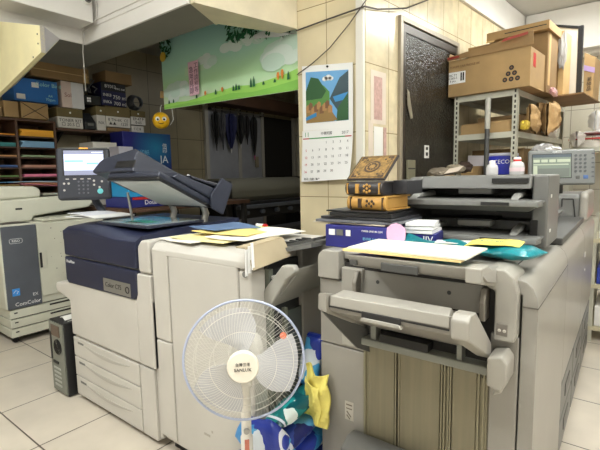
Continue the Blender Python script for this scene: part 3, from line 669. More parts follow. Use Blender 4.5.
m = MB(); m.box(-4.56, XR - .0, 1.56, 2.12, 1.0, 1.025, bev=.008); m.mi = 1; m.box(-4.3, XR - .09, 1.66, 2.02, 1.025, 1.03); obj('top_cover', m, [rgrey, mat('riso_tray', (176, 176, 160), .5)], t)
m = MB(); m.prism([(1.25, 1.0), (1.54, 1.0), (1.56, 1.04), (2.05, 1.09), (2.09, 1.13), (2.08, 1.22), (1.30, 1.19), (1.24, 1.15)], 'X', -4.58, -4.12, bev=.02, seg=3); sc_ = obj('scanner', m, rgrey, t)
m = MB(); m.box(-4.122, -4.117, 1.42, 1.47, 1.105, 1.12); obj('slot', m, black, sc_)
m = MB(); m.prism([(1.26, 1.19), (1.64, 1.20), (1.64, 1.27), (1.60, 1.30), (1.34, 1.31), (1.27, 1.27)], 'X', -4.56, -4.14, bev=.03, seg=3); obj('document_feeder', m, rgrey, t)
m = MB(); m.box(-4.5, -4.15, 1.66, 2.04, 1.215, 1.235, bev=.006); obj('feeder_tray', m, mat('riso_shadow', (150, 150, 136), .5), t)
for k, (c, lab, y0_, y1_, z_) in enumerate((((90, 150, 190), 'light blue sheet', 1.40, 2.0, 1.352), ((226, 222, 214), 'white sheet', 1.44, 2.02, 1.335), ((200, 110, 140), 'pink sheet', 1.5, 2.0, 1.32))):
    m = MB(); m.sheet(lambda u, v: (-4.46 + .3 * v, y0_ + (y1_ - y0_) * u, z_ - .012 + .02 * math.sin(u * 2.6 + k) - .03 * u * (k == 0)), 10, 3, .003)
    tag(obj('paper_sheet', m, mat('loose_%d' % k, c, .6)), lab + ' in the loose pile on top of the far left printer', 'paper')
m = MB(); m.sheet(lambda u, v: (XR - .13 + .1 * v, 1.27 + .2 * u, 1.003 + .008 * math.sin(3 * u)), 8, 3, .003); tag(obj('paper_sheet', m, mat('dark_sheet', (80, 70, 66), .6)), 'dark curled sheet on the front ledge of the far left printer', 'paper')
m = MB(); m.box(-4.34, -4.04, .75, 1.02, 0, .22, bev=.004); tag(obj('carton', m, kraft), 'kraft carton on the floor beside the cream slate fronted printer', 'box')

# ------------------------------------------------------------------ computer tower beside the left printer
t = thing('computer_tower', 'black and grey computer tower seen from its rear port side', 'computer', (-2.80, 1.33, 0))
obj('case', B(-2.90, -2.70, 1.13, 1.54, .006, .475, bev=.004), mat('pc_black', (30, 30, 32), .45), t)
pp = obj('rear_panel', B(-2.893, -2.712, 1.122, 1.131, .015, .465), mat('pc_steel', (122, 124, 114), .5), t)
yR = 1.121
m = MB(); m.box(-2.86, -2.75, yR - .002, yR + .002, .38, .45); obj('power_supply', m, mat('pc_rust', (96, 80, 68), .6), pp)
m = MB(); m.box(-2.885, -2.868, yR - .003, yR + .002, .22, .40); obj('port_strip', m, black, pp)
m = MB()
for r_ in (.046, .032, .018): m.tube([(-2.785 + r_ * math.cos(a * .3142), yR - .002, .315 + r_ * math.sin(a * .3142)) for a in range(20)], .004, 5, True)
m.box(-2.787, -2.783, yR - .003, yR, .27, .36); m.box(-2.83, -2.74, yR - .003, yR, .313, .317); obj('fan_grille', m, black, pp)
m = MB()
for k in range(5): m.box(-2.86, -2.77, yR - .002, yR + .001, .05 + .028 * k, .062 + .028 * k)
obj('slot_cover', m, mat('pc_slot', (166, 168, 160), .4), pp)
m = MB(); m.box(-2.86, -2.79, yR - .004, yR + .001, .2, .215); obj('port', m, black, pp)
m = MB(); m.sheet(lambda u, v: (-2.84 + .11 * u, 1.17 + .08 * v, .478 + .01 * math.sin(6 * u)), 8, 3, .004); tag(obj('paper_scrap', m, wht), 'white scrap lying on top of the computer tower', 'paper')

# ------------------------------------------------------------------ navy and cream printer
YF = 1.159
t = thing('color_printer', 'navy and cream floor printer with raised lid and three paper trays', 'printer', (-2.22, 1.5, 0))
obj('body', B(-2.655, -1.80, YF + .02, 1.86, .04, 1.02, bev=.006), cream, t)
m = MB()
m.prism([(-2.655, .41), (-1.945, .41), (-1.925, .43), (-1.905, 1.0), (-1.89, .895), (-1.805, .89), (-1.805, .415), (-1.94, .405)], 'Y', YF, YF + .03) if False else m.box(-2.66, -1.93, YF, YF + .03, .415, .748, bev=.01)
fd_ = obj('front_door', m, cream, t)
m = MB(); m.box(-1.925, -1.80, YF, YF + .03, .415, .885, bev=.008); m.box(-1.928, -1.80, YF - .001, YF + .03, .415, .76, bev=.008); obj('side_panel', m, cream, t)
m = MB(); m.prism([(-1.895, .893), (-1.80, .893), (-1.80, 1.055), (-1.86, 1.055), (-1.895, 1.02)], 'Y', YF, YF + .3, bev=.012); obj('upper_side_cover', m, cream, t)
m = MB(); m.box(-1.945, -1.82, YF + .004, YF + .03, .03, .405, bev=.006); obj('filler_panel', m, cream, t)
for k in range(3):
    z0 = .035 + .124 * k; z1 = z0 + .118
    m = MB(); m.box(-2.655, -1.95, YF + .002, YF + .4, z0, z1, bev=.004); d = obj('paper_tray', m, cream, t)
    m = MB(); n = 14
    up_ = [(-2.53 + .5 * i / n, z1 - .03 - .012 * math.sin(math.pi * i / n)) for i in range(n + 1)]; lo_ = [(-2.53 + .5 * i / n, z1 - .032 - .030 * math.sin(math.pi * i / n)) for i in range(n + 1)]
    m.prism(up_ + list(reversed(lo_))[1:-1], 'Y', YF - .001, YF + .003); obj('handle_recess', m, mat('handle_shade', (176, 172, 164), .5), d)
    m = MB(); m.box(-2.60, -2.53, YF + .0008, YF + .003, z1 - .035, z1 - .022); obj('tray_number', m, mgrey, d)
obj('base', B(-2.62, -1.83, YF + .08, 1.82, .0, .035), black, t)
# navy covers
m = MB(); m.prism([(-2.665, .905), (-1.905, .905), (-1.90, 1.045), (-2.665, 1.052)], 'Y', YF - .006, YF + .06, bev=.012, seg=3); uc = obj('upper_cover', m, navy, t)
m = MB(); m.prism([(-2.665, .897), (-1.908, .897), (-1.912, .775), (-1.94, .747), (-2.64, .738), (-2.665, .76)], 'Y', YF - .006, YF + .03, bev=.006); lc = obj('lower_cover', m, navy, t)
m = MB(); n = 16
def wv(x): return 1.052 + .012 * math.sin((x + 2.66) / .76 * 5.5)
vs = []
prof = [(YF - .004, 0), (YF + .03, .022), (YF + .16, .036), (1.86, .048)]
for i in range(n + 1):
    x = -2.665 + .765 * i / n
    for (y, dz) in prof: vs.append((x, y, wv(x) * (1 if dz < .03 else 1) + dz if dz < .04 else 1.10))
    vs.append((x, 1.86, 1.0)); vs.append((x, YF - .004, 1.0))
q = len(prof) + 2
fs = [(i * q + k, (i + 1) * q + k, (i + 1) * q + (k + 1) % q, i * q + (k + 1) % q) for i in range(n) for k in range(q)] + [tuple(range(q)), tuple(range(n * q, n * q + q))]
m._add(vs, fs); tc = obj('top_cover', m, navy, t)
text('lettering', 'FreeFlow', (-2.59, YF - .007, .872), (1, 0, 0), (0, 0, 1), .026, inkw, lc)
m = MB(); m.box(-2.225, -1.965, YF - .009, YF - .006, .755, .825, bev=.003); npz = obj('nameplate', m, silver, lc)
text('lettering', 'Color C75', (-2.125, YF - .0095, .792), (1, 0, 0), (0, 0, 1), .036, ink, npz)
m = MB(); m.tube([(-1.99 + .016 * math.cos(a * .5236), YF - .010, .79 + .016 * math.sin(a * .5236)) for a in range(12)], .0025, 5, True); obj('dial_mark', m, ink, npz)
# arm of the bypass at the left
m = MB(); m.prism([(-2.86, .655), (-2.70, .62), (-2.66, .60), (-2.66, .735), (-2.86, .71)], 'Y', YF + .01, YF + .3, bev=.015, seg=3); obj('bypass_arm', m, cream, t)
obj('bypass_tray', B(-2.86, -2.655, YF + .31, 1.75, .66, .70, bev=.01), cream, t)
# platen glass with a strip of colour
m = MB(); m.box(-2.44, -1.94, 1.25, 1.62, 1.094, 1.108, bev=.002); obj('platen_frame', m, navy2, t)
m = MB(); m.box(-2.42, -1.96, 1.27, 1.60, 1.108, 1.111); obj('platen_glass', m, mat('platen_glass', (140, 150, 150), .12), t)
m = MB(); m.sheet(lambda u, v: (-2.25 + .26 * u, 1.30 + .07 * v + .04 * u, 1.113 + .004 * math.sin(5 * u)), 8, 3, .001); tag(obj('film_sheet', m, mat('green_film', (50, 140, 120), .25)), 'teal transparent film lying on the open platen glass', 'film')
# raised lid and document feeder: local frame at the hinge
HL = Vector((-2.36, 1.61, 1.183)); ang = math.atan2(.185, .37)
LM = Matrix.Translation(HL) @ Matrix.Rotation(math.pi, 4, 'Z') @ Matrix.Rotation(ang, 4, 'X') @ Matrix.Scale(.9, 4)   # x to the left, y towards the front, z up
def LB(): return MB(LM)
W = -.54
lid = LB(); lid.box(W, 0, -.06, .41, .012, .05, bev=.012); lid = obj('platen_lid', lid, navy2, t)
m = LB(); m.box(W + .025, -.03, .0, .375, .002, .012, bev=.003); obj('white_pad', m, mat('platen_pad', (214, 216, 216), .45), lid)
m = LB(); m.box(W, 0, .385, .405, -.004, .012, bev=.003); m.box(W + .005, W + .018, -.02, .385, .0, .012); obj('pad_seal', m, black, lid)
m = LB(); m.prism([(-.29, .045), (-.262, .185), (-.215, .200), (.10, .150), (.145, .125), (.19, .06), (.18, .045)], 'Y', .10, .425, bev=.012, seg=3); fdr = obj('document_feeder', m, navy2, t)
m = LB(); m.box(-.285, -.08, .424, .428, .07, .115); obj('feed_slot', m, black, fdr)
m = LB(); m.prism([(-.06, .05), (.33, .05), (.30, .09), (-.06, .13)], 'X', W - .01, -.302, bev=.01); obj('output_bin', m, navy2, fdr)
m = LB(); m.prism([(-.08, .15), (.20, .10), (.22, .112), (-.08, .172)], 'X', W - .015, -.29, bev=.005); ft = obj('feeder_tray', m, mat('tray_dark', (44, 46, 56), .4), fdr)
m = LB()
for x in (W + .02, W + .10, -.35): m.prism([(-.07, .17), (.20, .113), (.20, .119), (-.07, .182)], 'X', x, x + .012)
obj('tray_rail', m, mat('rail_grey', (150, 152, 156), .4), ft)
m = LB(); m.prism([(.02, .08), (.16, .08), (.14, .16), (.05, .15)], 'X', -.42, -.405); m.box(-.50, -.44, .03, .09, .12, .15); obj('paper_guide', m, mat('guide_white', (200, 202, 206), .4), ft)
m = LB(); m.prism([(-.1, -.01), (.0, -.01), (.04, .06), (.0, .20), (-.1, .2)], 'X', W - .03, W - .012, bev=.004); obj('side_plate', m, navy2, fdr)
m = MB()
for x in (-2.28, -1.98): m.tube([(x, 1.64, 1.06), (x, 1.67, 1.14), (x, 1.645, 1.20)], .020, 8)
m.tube([(-2.345, 1.42, 1.09), (-2.35, 1.40, 1.27)], .008, 8); obj('hinge', m, [silver], t)
# control panel on its stalk, turned to the user
cp_ = (-2.68, 1.33, 1.06); rz = math.atan2(-.58, .81) + math.pi / 2
cpn = Matrix.Translation((-2.80, 1.375, 1.386)) @ Matrix.Rotation(rz, 4, 'Z') @ Matrix.Rotation(R(-8), 4, 'X') @ Matrix.Scale(1.05, 4)   # local: x right, -y to the user, z up
m = MB(); m.tube([(-2.62, 1.44, 1.05), (-2.72, 1.46, 1.10), (-2.84, 1.46, 1.20), (-2.83, 1.42, 1.30)], .025, 10); obj('panel_stalk', m, navy2, t)
m = MB(cpn); m.box(-.15, .15, -.02, .025, -.16, .16, bev=.02, seg=3); pn = obj('control_panel', m, mat('panel_slate', (44, 47, 56), .4), t)
m = MB(cpn); m.box(-.115, .125, -.023, -.019, -.015, .145); obj('screen_bezel', m, black, pn)
scr = mat('screen_light', (196, 206, 226), .25, emit=.75)
m = MB(cpn); m.box(-.105, .115, -.0245, -.022, -.01, .14); m.mi = 1
m.box(-.10, .0, -.0255, -.0235, .07, .08); m.box(.02, .085, -.0255, -.0235, .055, .065); m.mi = 2; m.box(-.105, .115, -.0255, -.0235, .118, .14); m.box(-.105, .115, -.0255, -.0235, -.01, .018); m.mi = 3; m.box(.05, .11, -.0262, -.0235, .125, .13); m.box(-.09, .01, -.0262, -.0235, .1, .103)
obj('screen', m, [scr, mat('screen_blue', (120, 176, 232), .3, emit=.7), mat('screen_bar', (130, 134, 158), .3, emit=.5), mat('screen_white', (235, 238, 245), .3, emit=.7)], pn)
m = MB(cpn); m.box(-.12, .14, -.0225, -.0195, .15, .158); m.mi = 1; m.box(-.02, .03, -.0235, -.0195, .15, .158); obj('indicator_bar', m, [mgrey2, mat('amber_light', (240, 160, 60), .4, emit=.4)], pn)
m = MB(cpn)
for i in range(3):
    for j in range(4): m.lathe([(.006, 0), (.005, .003)], (-.03 + .025 * i, -.0195, -.05 - .023 * j), (0, -1, 0), 8)
obj('keypad', m, mat('key_dark', (92, 94, 102), .4), pn)
m = MB(cpn)
for (x, z) in ((-.11, -.06), (-.11, -.10), (-.085, -.06), (.055, -.07), (.1, -.05), (.085, -.085), (.055, -.045)): m.lathe([(.007, 0), (.006, .003)], (x, -.0195, z), (0, -1, 0), 8)
for x in (-.1, -.06, -.02, .02): m.box(x, x + .018, -.022, -.019, -.036, -.03)
obj('function_keys', m, mat('key_light', (190, 186, 180), .4), pn)
m = MB(cpn); m.lathe([(.017, 0), (.016, .004), (.0, .005)], (.088, -.0195, -.11), (0, -1, 0), 16); obj('start_button', m, mat('start_teal', (110, 200, 205), .3), pn)
# papers on the left of the printer
for k, (x0_, y0_, a_, w_, h_, z_) in enumerate(((-2.64, 1.25, .10, .34, .24, 1.118), (-2.62, 1.27, -.06, .34, .25, 1.128), (-2.63, 1.26, .02, .30, .22, 1.139))):
    ca_, sa_ = math.cos(a_), math.sin(a_)
    m = MB(); m.sheet(lambda u, v: (x0_ + ca_ * w_ * u - sa_ * h_ * v - .17, y0_ + sa_ * w_ * u + ca_ * h_ * v - .01, z_ + .012 * math.sin(2.5 * u + k) * u - (.01 if k == 0 else 0) * u), 10, 4, .0035)
    tag(obj('paper_sheet', m, white if k < 2 else mat('grey_white_paper', (222, 224, 232), .6)), ['lowest white sheet in the fan of paper left of the open platen', 'middle white sheet in the fan of paper left of the open platen', 'topmost white sheet in the fan of paper left of the open platen'][k], 'paper')

# ------------------------------------------------------------------ finisher at the right end of the navy printer
t = thing('printer_finisher', 'cream finisher topped with loose coloured sheets behind the pedestal fan', 'finisher', (-1.455, 1.45, 0))
obj('body', B(-1.775, -1.155, YF + .02, 1.72, .06, 1.04, bev=.008), cream, t)
obj('base', B(-1.76, -1.18, YF + .06, 1.70, .0, .06), black, t)
m = MB(); m.box(-1.775, -1.66, YF, YF + .03, .585, 1.02, bev=.006); m.box(-1.775, -1.66, YF, YF + .03, .09, .578, bev=.006); obj('narrow_cover', m, cream, t)
m = MB(); m.box(-1.652, -1.205, YF, YF + .03, .08, 1.0, bev=.01); mp_ = obj('front_door', m, cream, t)
m = MB(); m.box(-1.45, -1.41, YF - .001, YF, .21, .22); m.box(-1.40, -1.39, YF - .001, YF, .235, .245); obj('scuff', m, mat('scuff', (170, 164, 152), .7), mp_)
m = MB(); m.box(-1.20, -1.135, YF + .002, YF + .09, .08, .985, bev=.01); obj('corner_post', m, cream, t)
m = MB(); m.prism([(YF, .995), (YF + .002, 1.02), (YF + .03, 1.048), (YF + .08, 1.056), (1.72, 1.056), (1.72, 1.03), (YF + .05, .995)], 'X', -1.777, -1.15, bev=.004); tcv = obj('top_cover', m, cream, t)
m = MB(); m.lathe([(.012, 0), (.012, .004)], (-1.16, YF - .001, .975), (0, -1, 0), 12); obj('screw_cap', m, mgrey, t)
# end face with the openings
m = MB(); m.box(-1.156, -1.135, 1.26, 1.46, .50, 1.0); obj('exit_opening', m, mat('dark_slot', (40, 42, 42), .6), t)
m = MB(); m.box(-1.15, -1.125, 1.36, 1.465, .14, .78); obj('glass_window', m, mat('smoke_panel', (92, 98, 96), .25), t)
m = MB(); m.box(-1.156, -1.12, 1.47, 1.72, .06, .50, bev=.006); m.box(-1.156, -1.12, 1.47, 1.72, .507, 1.03, bev=.006); obj('rear_panel', m, cream2, t)
m = MB(); m.box(-1.15, -1.12, 1.25, 1.275, .1, .98); m.box(-1.15, -1.118, 1.34, 1.36, .1, .80); obj('frame_strip', m, mat('green_grey', (112, 116, 104), .5), t)
m = MB(); m.tube([(-1.12, 1.26, .93), (-1.12, 1.60, .93)], .012, 8)
for y in (1.29, 1.36, 1.43, 1.50): m.lathe([(.020, -.015), (.020, .015)], (-1.118, y, .93), (0, 1, 0), 12)
obj('exit_rollers', m, black, t)
m = MB(); m.prism([(1.255, .86), (1.29, .86), (1.36, .90), (1.29, .90)], 'X', -1.14, -1.1); m.tube([(-1.118, 1.265, .945), (-1.118, 1.31, .945), (-1.118, 1.36, .95)], .008, 6); obj('white_lever', m, wht, t)
m = MB(); m.box(-1.6, -1.16, 1.28, 1.30, 1.054, 1.062); m.mi = 1
for k in range(9): m.box(-1.19, -1.145, 1.20 + .045 * k, 1.215 + .045 * k, 1.050, 1.066)
obj('top_vents', m, [dark, black], t)
# upper exit tray
m = MB(); m.slab([(-1.155, 1.30, 1.03), (-.99, 1.36, 1.065), (-.97, 1.60, 1.065), (-1.155, 1.66, 1.03)], (0, 0, 1), .018); ut = obj('upper_tray', m, mgrey, t)
m = MB()
for k in range(3): m.slab([(-1.14, 1.36 + .08 * k, 1.052), (-1.0, 1.39 + .07 * k, 1.086), (-1.0, 1.405 + .07 * k, 1.086), (-1.14, 1.38 + .08 * k, 1.052)], (0, 0, 1), .012)
obj('tray_rib', m, mgrey2, ut)
# lower tray rising out of the end face
m = MB(); m.hexa([(-1.15, 1.27, .80), (-1.0, 1.27, .965), (-1.02, 1.62, .965), (-1.15, 1.62, .80), (-1.15, 1.27, .90), (-.985, 1.27, 1.0), (-1.01, 1.62, .99), (-1.15, 1.62, .86)], bev=.008); lt = obj('lower_tray', m, mat('tray_slate', (158, 157, 150), .45), t)
m = MB(); m.prism([(-1.165, .79), (-1.13, .80), (-1.02, .955), (-.975, .99), (-.985, 1.015), (-1.04, 1.01), (-1.12, .92), (-1.16, .87)], 'Y', 1.235, 1.268, bev=.008); obj('tray_arm', m, mat('light_grey_arm', (164, 162, 154), .4), lt)
m = MB(); m.slab([(-1.02, 1.50, .985), (-.955, 1.56, 1.02), (-.96, 1.70, 1.02), (-1.05, 1.68, .985)], (0, 0, 1), .014); m.box(-1.07, -1.06, 1.45, 1.54, .93, .96); obj('tray_extension', m, mgrey2, lt)
# tan card flap and paper strips on the corner
m = MB(); m.slab([(-1.112, 1.115, 1.085), (-1.112, 1.33, 1.098), (-1.085, 1.345, 1.025), (-1.085, 1.122, 1.005)], (1, 0, .3), .006); m.slab([(-1.112, 1.115, 1.085), (-1.112, 1.33, 1.098), (-1.16, 1.33, 1.098), (-1.16, 1.115, 1.085)], (0, 0, 1), .005)
tag(obj('card_flap', m, mat('tan_card', (172, 158, 130), .7, var=.04)), 'tan folded card hooked over the finisher end corner', 'card')
m = MB()
for k in range(3): m.sheet(lambda u, v: (-1.098 + .006 * k + .02 * v * (k - 1) * .2, 1.102 + .014 * u + .008 * k, 1.085 - .10 * v + .012 * k), 2, 5, .002)
tag(obj('paper_strips', m, white), 'thin white paper strips hanging beside the tan card', 'paper')
# sheets lying on the finisher
def flat(name, c, pts, z, label, cat='paper', wob=.004, th=.003, rough=.6):
    a, b_, c_, d_ = [Vector(p).to_3d() for p in pts]
    m = MB(); m.sheet(lambda u, v: ((a * (1 - u) + b_ * u) * (1 - v) + (d_ * (1 - u) + c_ * u) * v) + Vector((0, 0, z + wob * math.sin(4 * u + 3 * v + z * 900) + wob)), 8, 6, th)
    return tag(obj(name, m, mat('sheet_%d_%d_%d' % c, c, rough)), label, cat)
flat('paper_sheet', (236, 232, 220), [(-1.80, 1.22), (-1.50, 1.17), (-1.46, 1.36), (-1.76, 1.42)], 1.058, 'white sheet lowest at the front of the finisher pile')
flat('paper_sheet', (238, 226, 168), [(-1.74, 1.24), (-1.34, 1.21), (-1.32, 1.60), (-1.72, 1.66)], 1.065, 'large pale yellow sheet in the pile on the finisher')
flat('paper_sheet', (206, 220, 110), [(-1.68, 1.50), (-1.44, 1.40), (-1.40, 1.70), (-1.62, 1.71)], 1.072, 'lime green sheet peeping out behind the finisher pile')
flat('paper_sheet', (240, 236, 226), [(-1.52, 1.27), (-1.24, 1.24), (-1.24, 1.66), (-1.50, 1.66)], 1.079, 'white sheet next to the pale yellow one in the finisher pile')
flat('card_sheet', (236, 214, 132), [(-1.70, 1.34), (-1.30, 1.32), (-1.34, 1.50), (-1.66, 1.55)], 1.086, 'deeper yellow card across the middle of the finisher pile', 'card')
flat('card_sheet', (92, 116, 152), [(-1.82, 1.42), (-1.53, 1.34), (-1.46, 1.58), (-1.74, 1.66)], 1.093, 'slate blue card on top of the finisher pile', 'card')
t = thing('glue_stick', 'small bottle with a red band behind the finisher papers', 'bottle', (-1.5, 1.68, 1.085))
m = MB(); m.tube([(-1.60, 1.70, 1.085), (-1.55, 1.70, 1.085)], .011, 10); obj('body', m, white, t)
m = MB(); m.tube([(-1.55, 1.70, 1.085), (-1.53, 1.70, 1.085)], .0118, 10); obj('band', m, red, t)

# === fan
FC = Vector((-.967, .948, .757))
RZ_ = lambda a: Matrix.Rotation(R(a), 3, 'Z')
ah = Vector((.716, -.698, 0)).normalized(); fax = ((RZ_(-4) @ ah) * math.cos(R(6)) + Vector((0, 0, math.sin(R(6))))).normalized()
fsx = Vector((0, 0, 1)).cross(fax).normalized(); fsu = fax.cross(fsx).normalized()
FM = Matrix((fsx, fsu, fax)).transposed().to_4x4(); FM.translation = FC        # local: x right, y up, z to the viewer
pb = FC - ah * .115
t = thing('pedestal_fan', 'white pedestal fan with wire guard in front of the finisher', 'fan', (pb.x, pb.y, 0))
fw = mat('fan_white', (226, 222, 212), .4); fl = mat('fan_wire', (214, 211, 202), .35)
m = MB(); m.lathe([(.15, 0), (.15, .015), (.10, .03), (.04, .05), (.03, .07)], (pb.x, pb.y, 0)); obj('base', m, fw, t)
m = MB(); m.lathe([(.022, .06), (.022, .42), (.018, .425), (.018, .60), (.026, .61), (.026, .70)], (pb.x, pb.y, 0)); po = obj('pole', m, fw, t)
pf = pb + ah * .024
m = MB(); m.lathe([(.011, 0), (.010, .008), (0, .009)], (pf.x, pf.y, .455), ah, 12); obj('knob', m, silver, po)
m = MB(); mm_ = MB(Matrix.Translation((pf.x, pf.y, .40)) @ Matrix.Rotation(math.atan2(ah.y, ah.x), 4, 'Z')); mm_.box(-.004, .002, -.008, .008, -.02, .02); m.bm.free(); obj('sticker', mm_, mat('red_sticker', (200, 120, 100), .5), po)
m = MB(FM); m.lathe([(.03, -.20), (.055, -.18), (.062, -.10), (.05, -.055)], (0, 0, 0)); obj('motor', m, fw, t)
m = MB(FM); m.tube([(0, -.03, -.13), (0, -.07, -.12)], .03, 10); obj('tilt_joint', m, fw, t)
GR = .195
m = MB(FM); m.tube([(GR * math.cos(a * math.pi / 36), GR * math.sin(a * math.pi / 36), 0) for a in range(72)], .0042, 8, True); obj('guard_rim', m, mat('lilac_rim', (176, 184, 208), .35), t)
def guard(sign, n, name, twist):
    m = MB(FM)
    for k in range(n):
        a = 2 * math.pi * k / n
        pts = []
        for i in range(7):
            f_ = i / 6; r_ = .048 + (GR - .049) * f_
            z = sign * (.066 * (1 - f_ ** 2.2)); aa = a + twist * (1 - f_) * .55
            pts.append((r_ * math.cos(aa), r_ * math.sin(aa), z))
        m.tube(pts, .00055, 4)
    for rr, z in ((.049, .066), (.105, .052), (.16, .025)):
        m.tube([(rr * math.cos(a * math.pi / 24), rr * math.sin(a * math.pi / 24), sign * z) for a in range(48)], .0011, 5, True)
    return obj(name, m, fl, t)
gf = guard(1, 96, 'front_guard', .5); guard(-1, 48, 'rear_guard', -.4)
m = MB(FM); m.lathe([(.050, .058), (.050, .070), (.046, .077), (0, .079)], (0, 0, 0), seg=36); hc = obj('hub_cap', m, mat('hub_cream', (236, 228, 212), .4), t)
xw, uw = fsx, fsu; nw = FC + fax * .0798
text('logo', 'SANLUX', nw - uw * .006, xw, uw, .0140, ink, hc); text('lettering', '台灣三洋', nw + uw * .010, xw, uw, .0115, ink, hc)
m = MB(FM); m.lathe([(.03, -.03), (.036, .02), (.03, .035), (0, .038)], (0, 0, 0)); obj('blade_hub', m, mat('clear_grey', (200, 200, 198), .2), t)
bm_ = mat('fan_blade', (222, 222, 226), .15, trans=.2, alpha=.72)
for k in range(3):
    a0 = R(95 + 120 * k); m = MB(FM)
    def bl(u, v, a0=a0):
        r_ = .03 + .145 * u; a = a0 + (v - .5) * (1.0 + .35 * math.sin(u * 3)) + .35 * u
        return (r_ * math.cos(a), r_ * math.sin(a), .016 - .035 * v + .006 * u)
    m.sheet(bl, 10, 10, .0018); obj('blade', m, bm_, t)
rp_ = (.128, .082)
m = MB(FM); m.lathe([(.011, .030), (.011, .0325)], (rp_[0], rp_[1], .0)); obj('guard_sticker', m, mat('orange_sticker', (222, 130, 100), .5), t)

# ------------------------------------------------------------------ bags on the floor between the machines
def bag(name, label, mats, lumps, extra=None, group=None):
    m = MB()
    for c, r_, seed, mi in lumps: m.mi = mi; m.lump(c, r_, seed, .22, 2.2, 4, 3.2)
    if extra: extra(m)
    o = obj(name, m, mats, None, 24); return tag(o, label, 'bag', group)
def film_mat(name, cols, scale):
    m = mat(name, cols[0][1], .28, bump=.5, bscale=22); nt = m.node_tree; b = nt.nodes['Principled BSDF']
    g = nt.nodes.new('ShaderNodeTexCoord'); v = nt.nodes.new('ShaderNodeTexVoronoi'); v.inputs['Scale'].default_value = scale
    n = nt.nodes.new('ShaderNodeTexNoise'); n.inputs['Scale'].default_value = scale * .8; mx = nt.nodes.new('ShaderNodeVectorMath'); mx.operation = 'MULTIPLY_ADD'; mx.inputs[1].default_value = (.12, .12, .12)
    nt.links.new(g.outputs['Object'], n.inputs['Vector']); nt.links.new(n.outputs['Color'], mx.inputs[0]); nt.links.new(g.outputs['Object'], mx.inputs[2]); nt.links.new(mx.outputs[0], v.inputs['Vector'])
    s = nt.nodes.new('ShaderNodeSeparateColor'); nt.links.new(v.outputs['Color'], s.inputs[0])
    r = nt.nodes.new('ShaderNodeValToRGB'); r.color_ramp.interpolation = 'CONSTANT'; nt.links.new(s.outputs[0], r.inputs[0])
    el = r.color_ramp.elements; el[0].position = 0; el[0].color = rgb(cols[0][1]); el[1].position = cols[1][0]; el[1].color = rgb(cols[1][1])
    for p, c in cols[2:]: e = el.new(p); e.color = rgb(c)
    nt.links.new(r.outputs['Color'], b.inputs['Base Color']); return m
f_blue = film_mat('film_blue', [(0, (52, 76, 160)), (.30, (222, 228, 236)), (.55, (96, 168, 208)), (.8, (36, 44, 108))], 11)
f_cyan = film_mat('film_cyan', [(0, (84, 172, 222)), (.4, (60, 140, 205)), (.6, (226, 234, 242)), (.78, (40, 60, 160))], 12)
f_white = film_mat('film_white', [(0, (222, 228, 238)), (.5, (90, 175, 225)), (.7, (44, 66, 170))], 10)
f_teal = film_mat('film_teal', [(0, (20, 112, 112)), (.5, (28, 140, 140)), (.78, (14, 80, 90)), (.92, (220, 230, 226))], 16)
lb = mat('light_blue_film', (70, 160, 215), .25, var=.35, scale=9, bump=.5, bscale=22)
bw = mat('blue_white_film', (40, 60, 170), .25, var=.2, scale=12, bump=.5, bscale=22)
yb = mat('yellow_wrap', (240, 226, 120), .5, var=.08, bump=.8, bscale=14)
wf = mat('white_film', (226, 230, 240), .25, bump=.5, bscale=20)
tg = mat('teal_wrap', (20, 120, 120), .25, var=.3, scale=16, bump=.6, bscale=24)
tb_ = Matrix.Translation((-1.03, 1.36, .52)) @ Matrix.Rotation(R(20), 4, 'X')
def pack(name, label, c, rot, sz, mats, bands, seed):
    """a filled plastic pack: pillow body, sealed crimped ends, printed bands"""
    t = thing(name, label, 'bag', (c[0], c[1], c[2] - sz[2]))
    M = Matrix.Translation(c) @ rot
    def surf(nx, s0, s1, off, lo=-1.0, hi=1.0):
        m = MB(M); vs = []; fs = []; n = 18; q = 28
        for i in range(n + 1):
            u = lo + (hi - lo) * i / n; taper = max(0.03, (1 - abs(u) ** 3.2)) ** .6
            for k in range(q):
                a = 2 * math.pi * k / q; d = Vector((math.cos(a), 0, math.sin(a)))
                w = noise.noise(Vector((u * 2.4, math.cos(a) * 1.4, math.sin(a) * 1.4)) + Vector((seed * 5.1, 0, 0))) * .16 + abs(noise.noise(Vector((u * 6, math.cos(a) * 3, seed)))) * .12
                vs.append((sz[0] * d.x * (1 + w) * (.80 + .2 * taper) + off * d.x, sz[1] * u, (sz[2] * d.z * (1 + w) + off * d.z) * taper))
        for i in range(n):
            for k in range(q): fs.append((i * q + k, i * q + (k + 1) % q, (i + 1) * q + (k + 1) % q, (i + 1) * q + k))
        fs += [tuple(range(q)), tuple(range(n * q, n * q + q))]
        m._add(vs, fs); return m
    obj('body', surf(0, 0, 0, 0), mats[0], t, 60)
    for (lo, hi, mi) in bands: obj('printed_band', surf(0, 0, 0, .002, lo, hi), mats[mi], t, 60)
    return t
RX = lambda a: Matrix.Rotation(R(a), 4, 'X'); RY = lambda a: Matrix.Rotation(R(a), 4, 'Y'); RZ = lambda a: Matrix.Rotation(R(a), 4, 'Z')
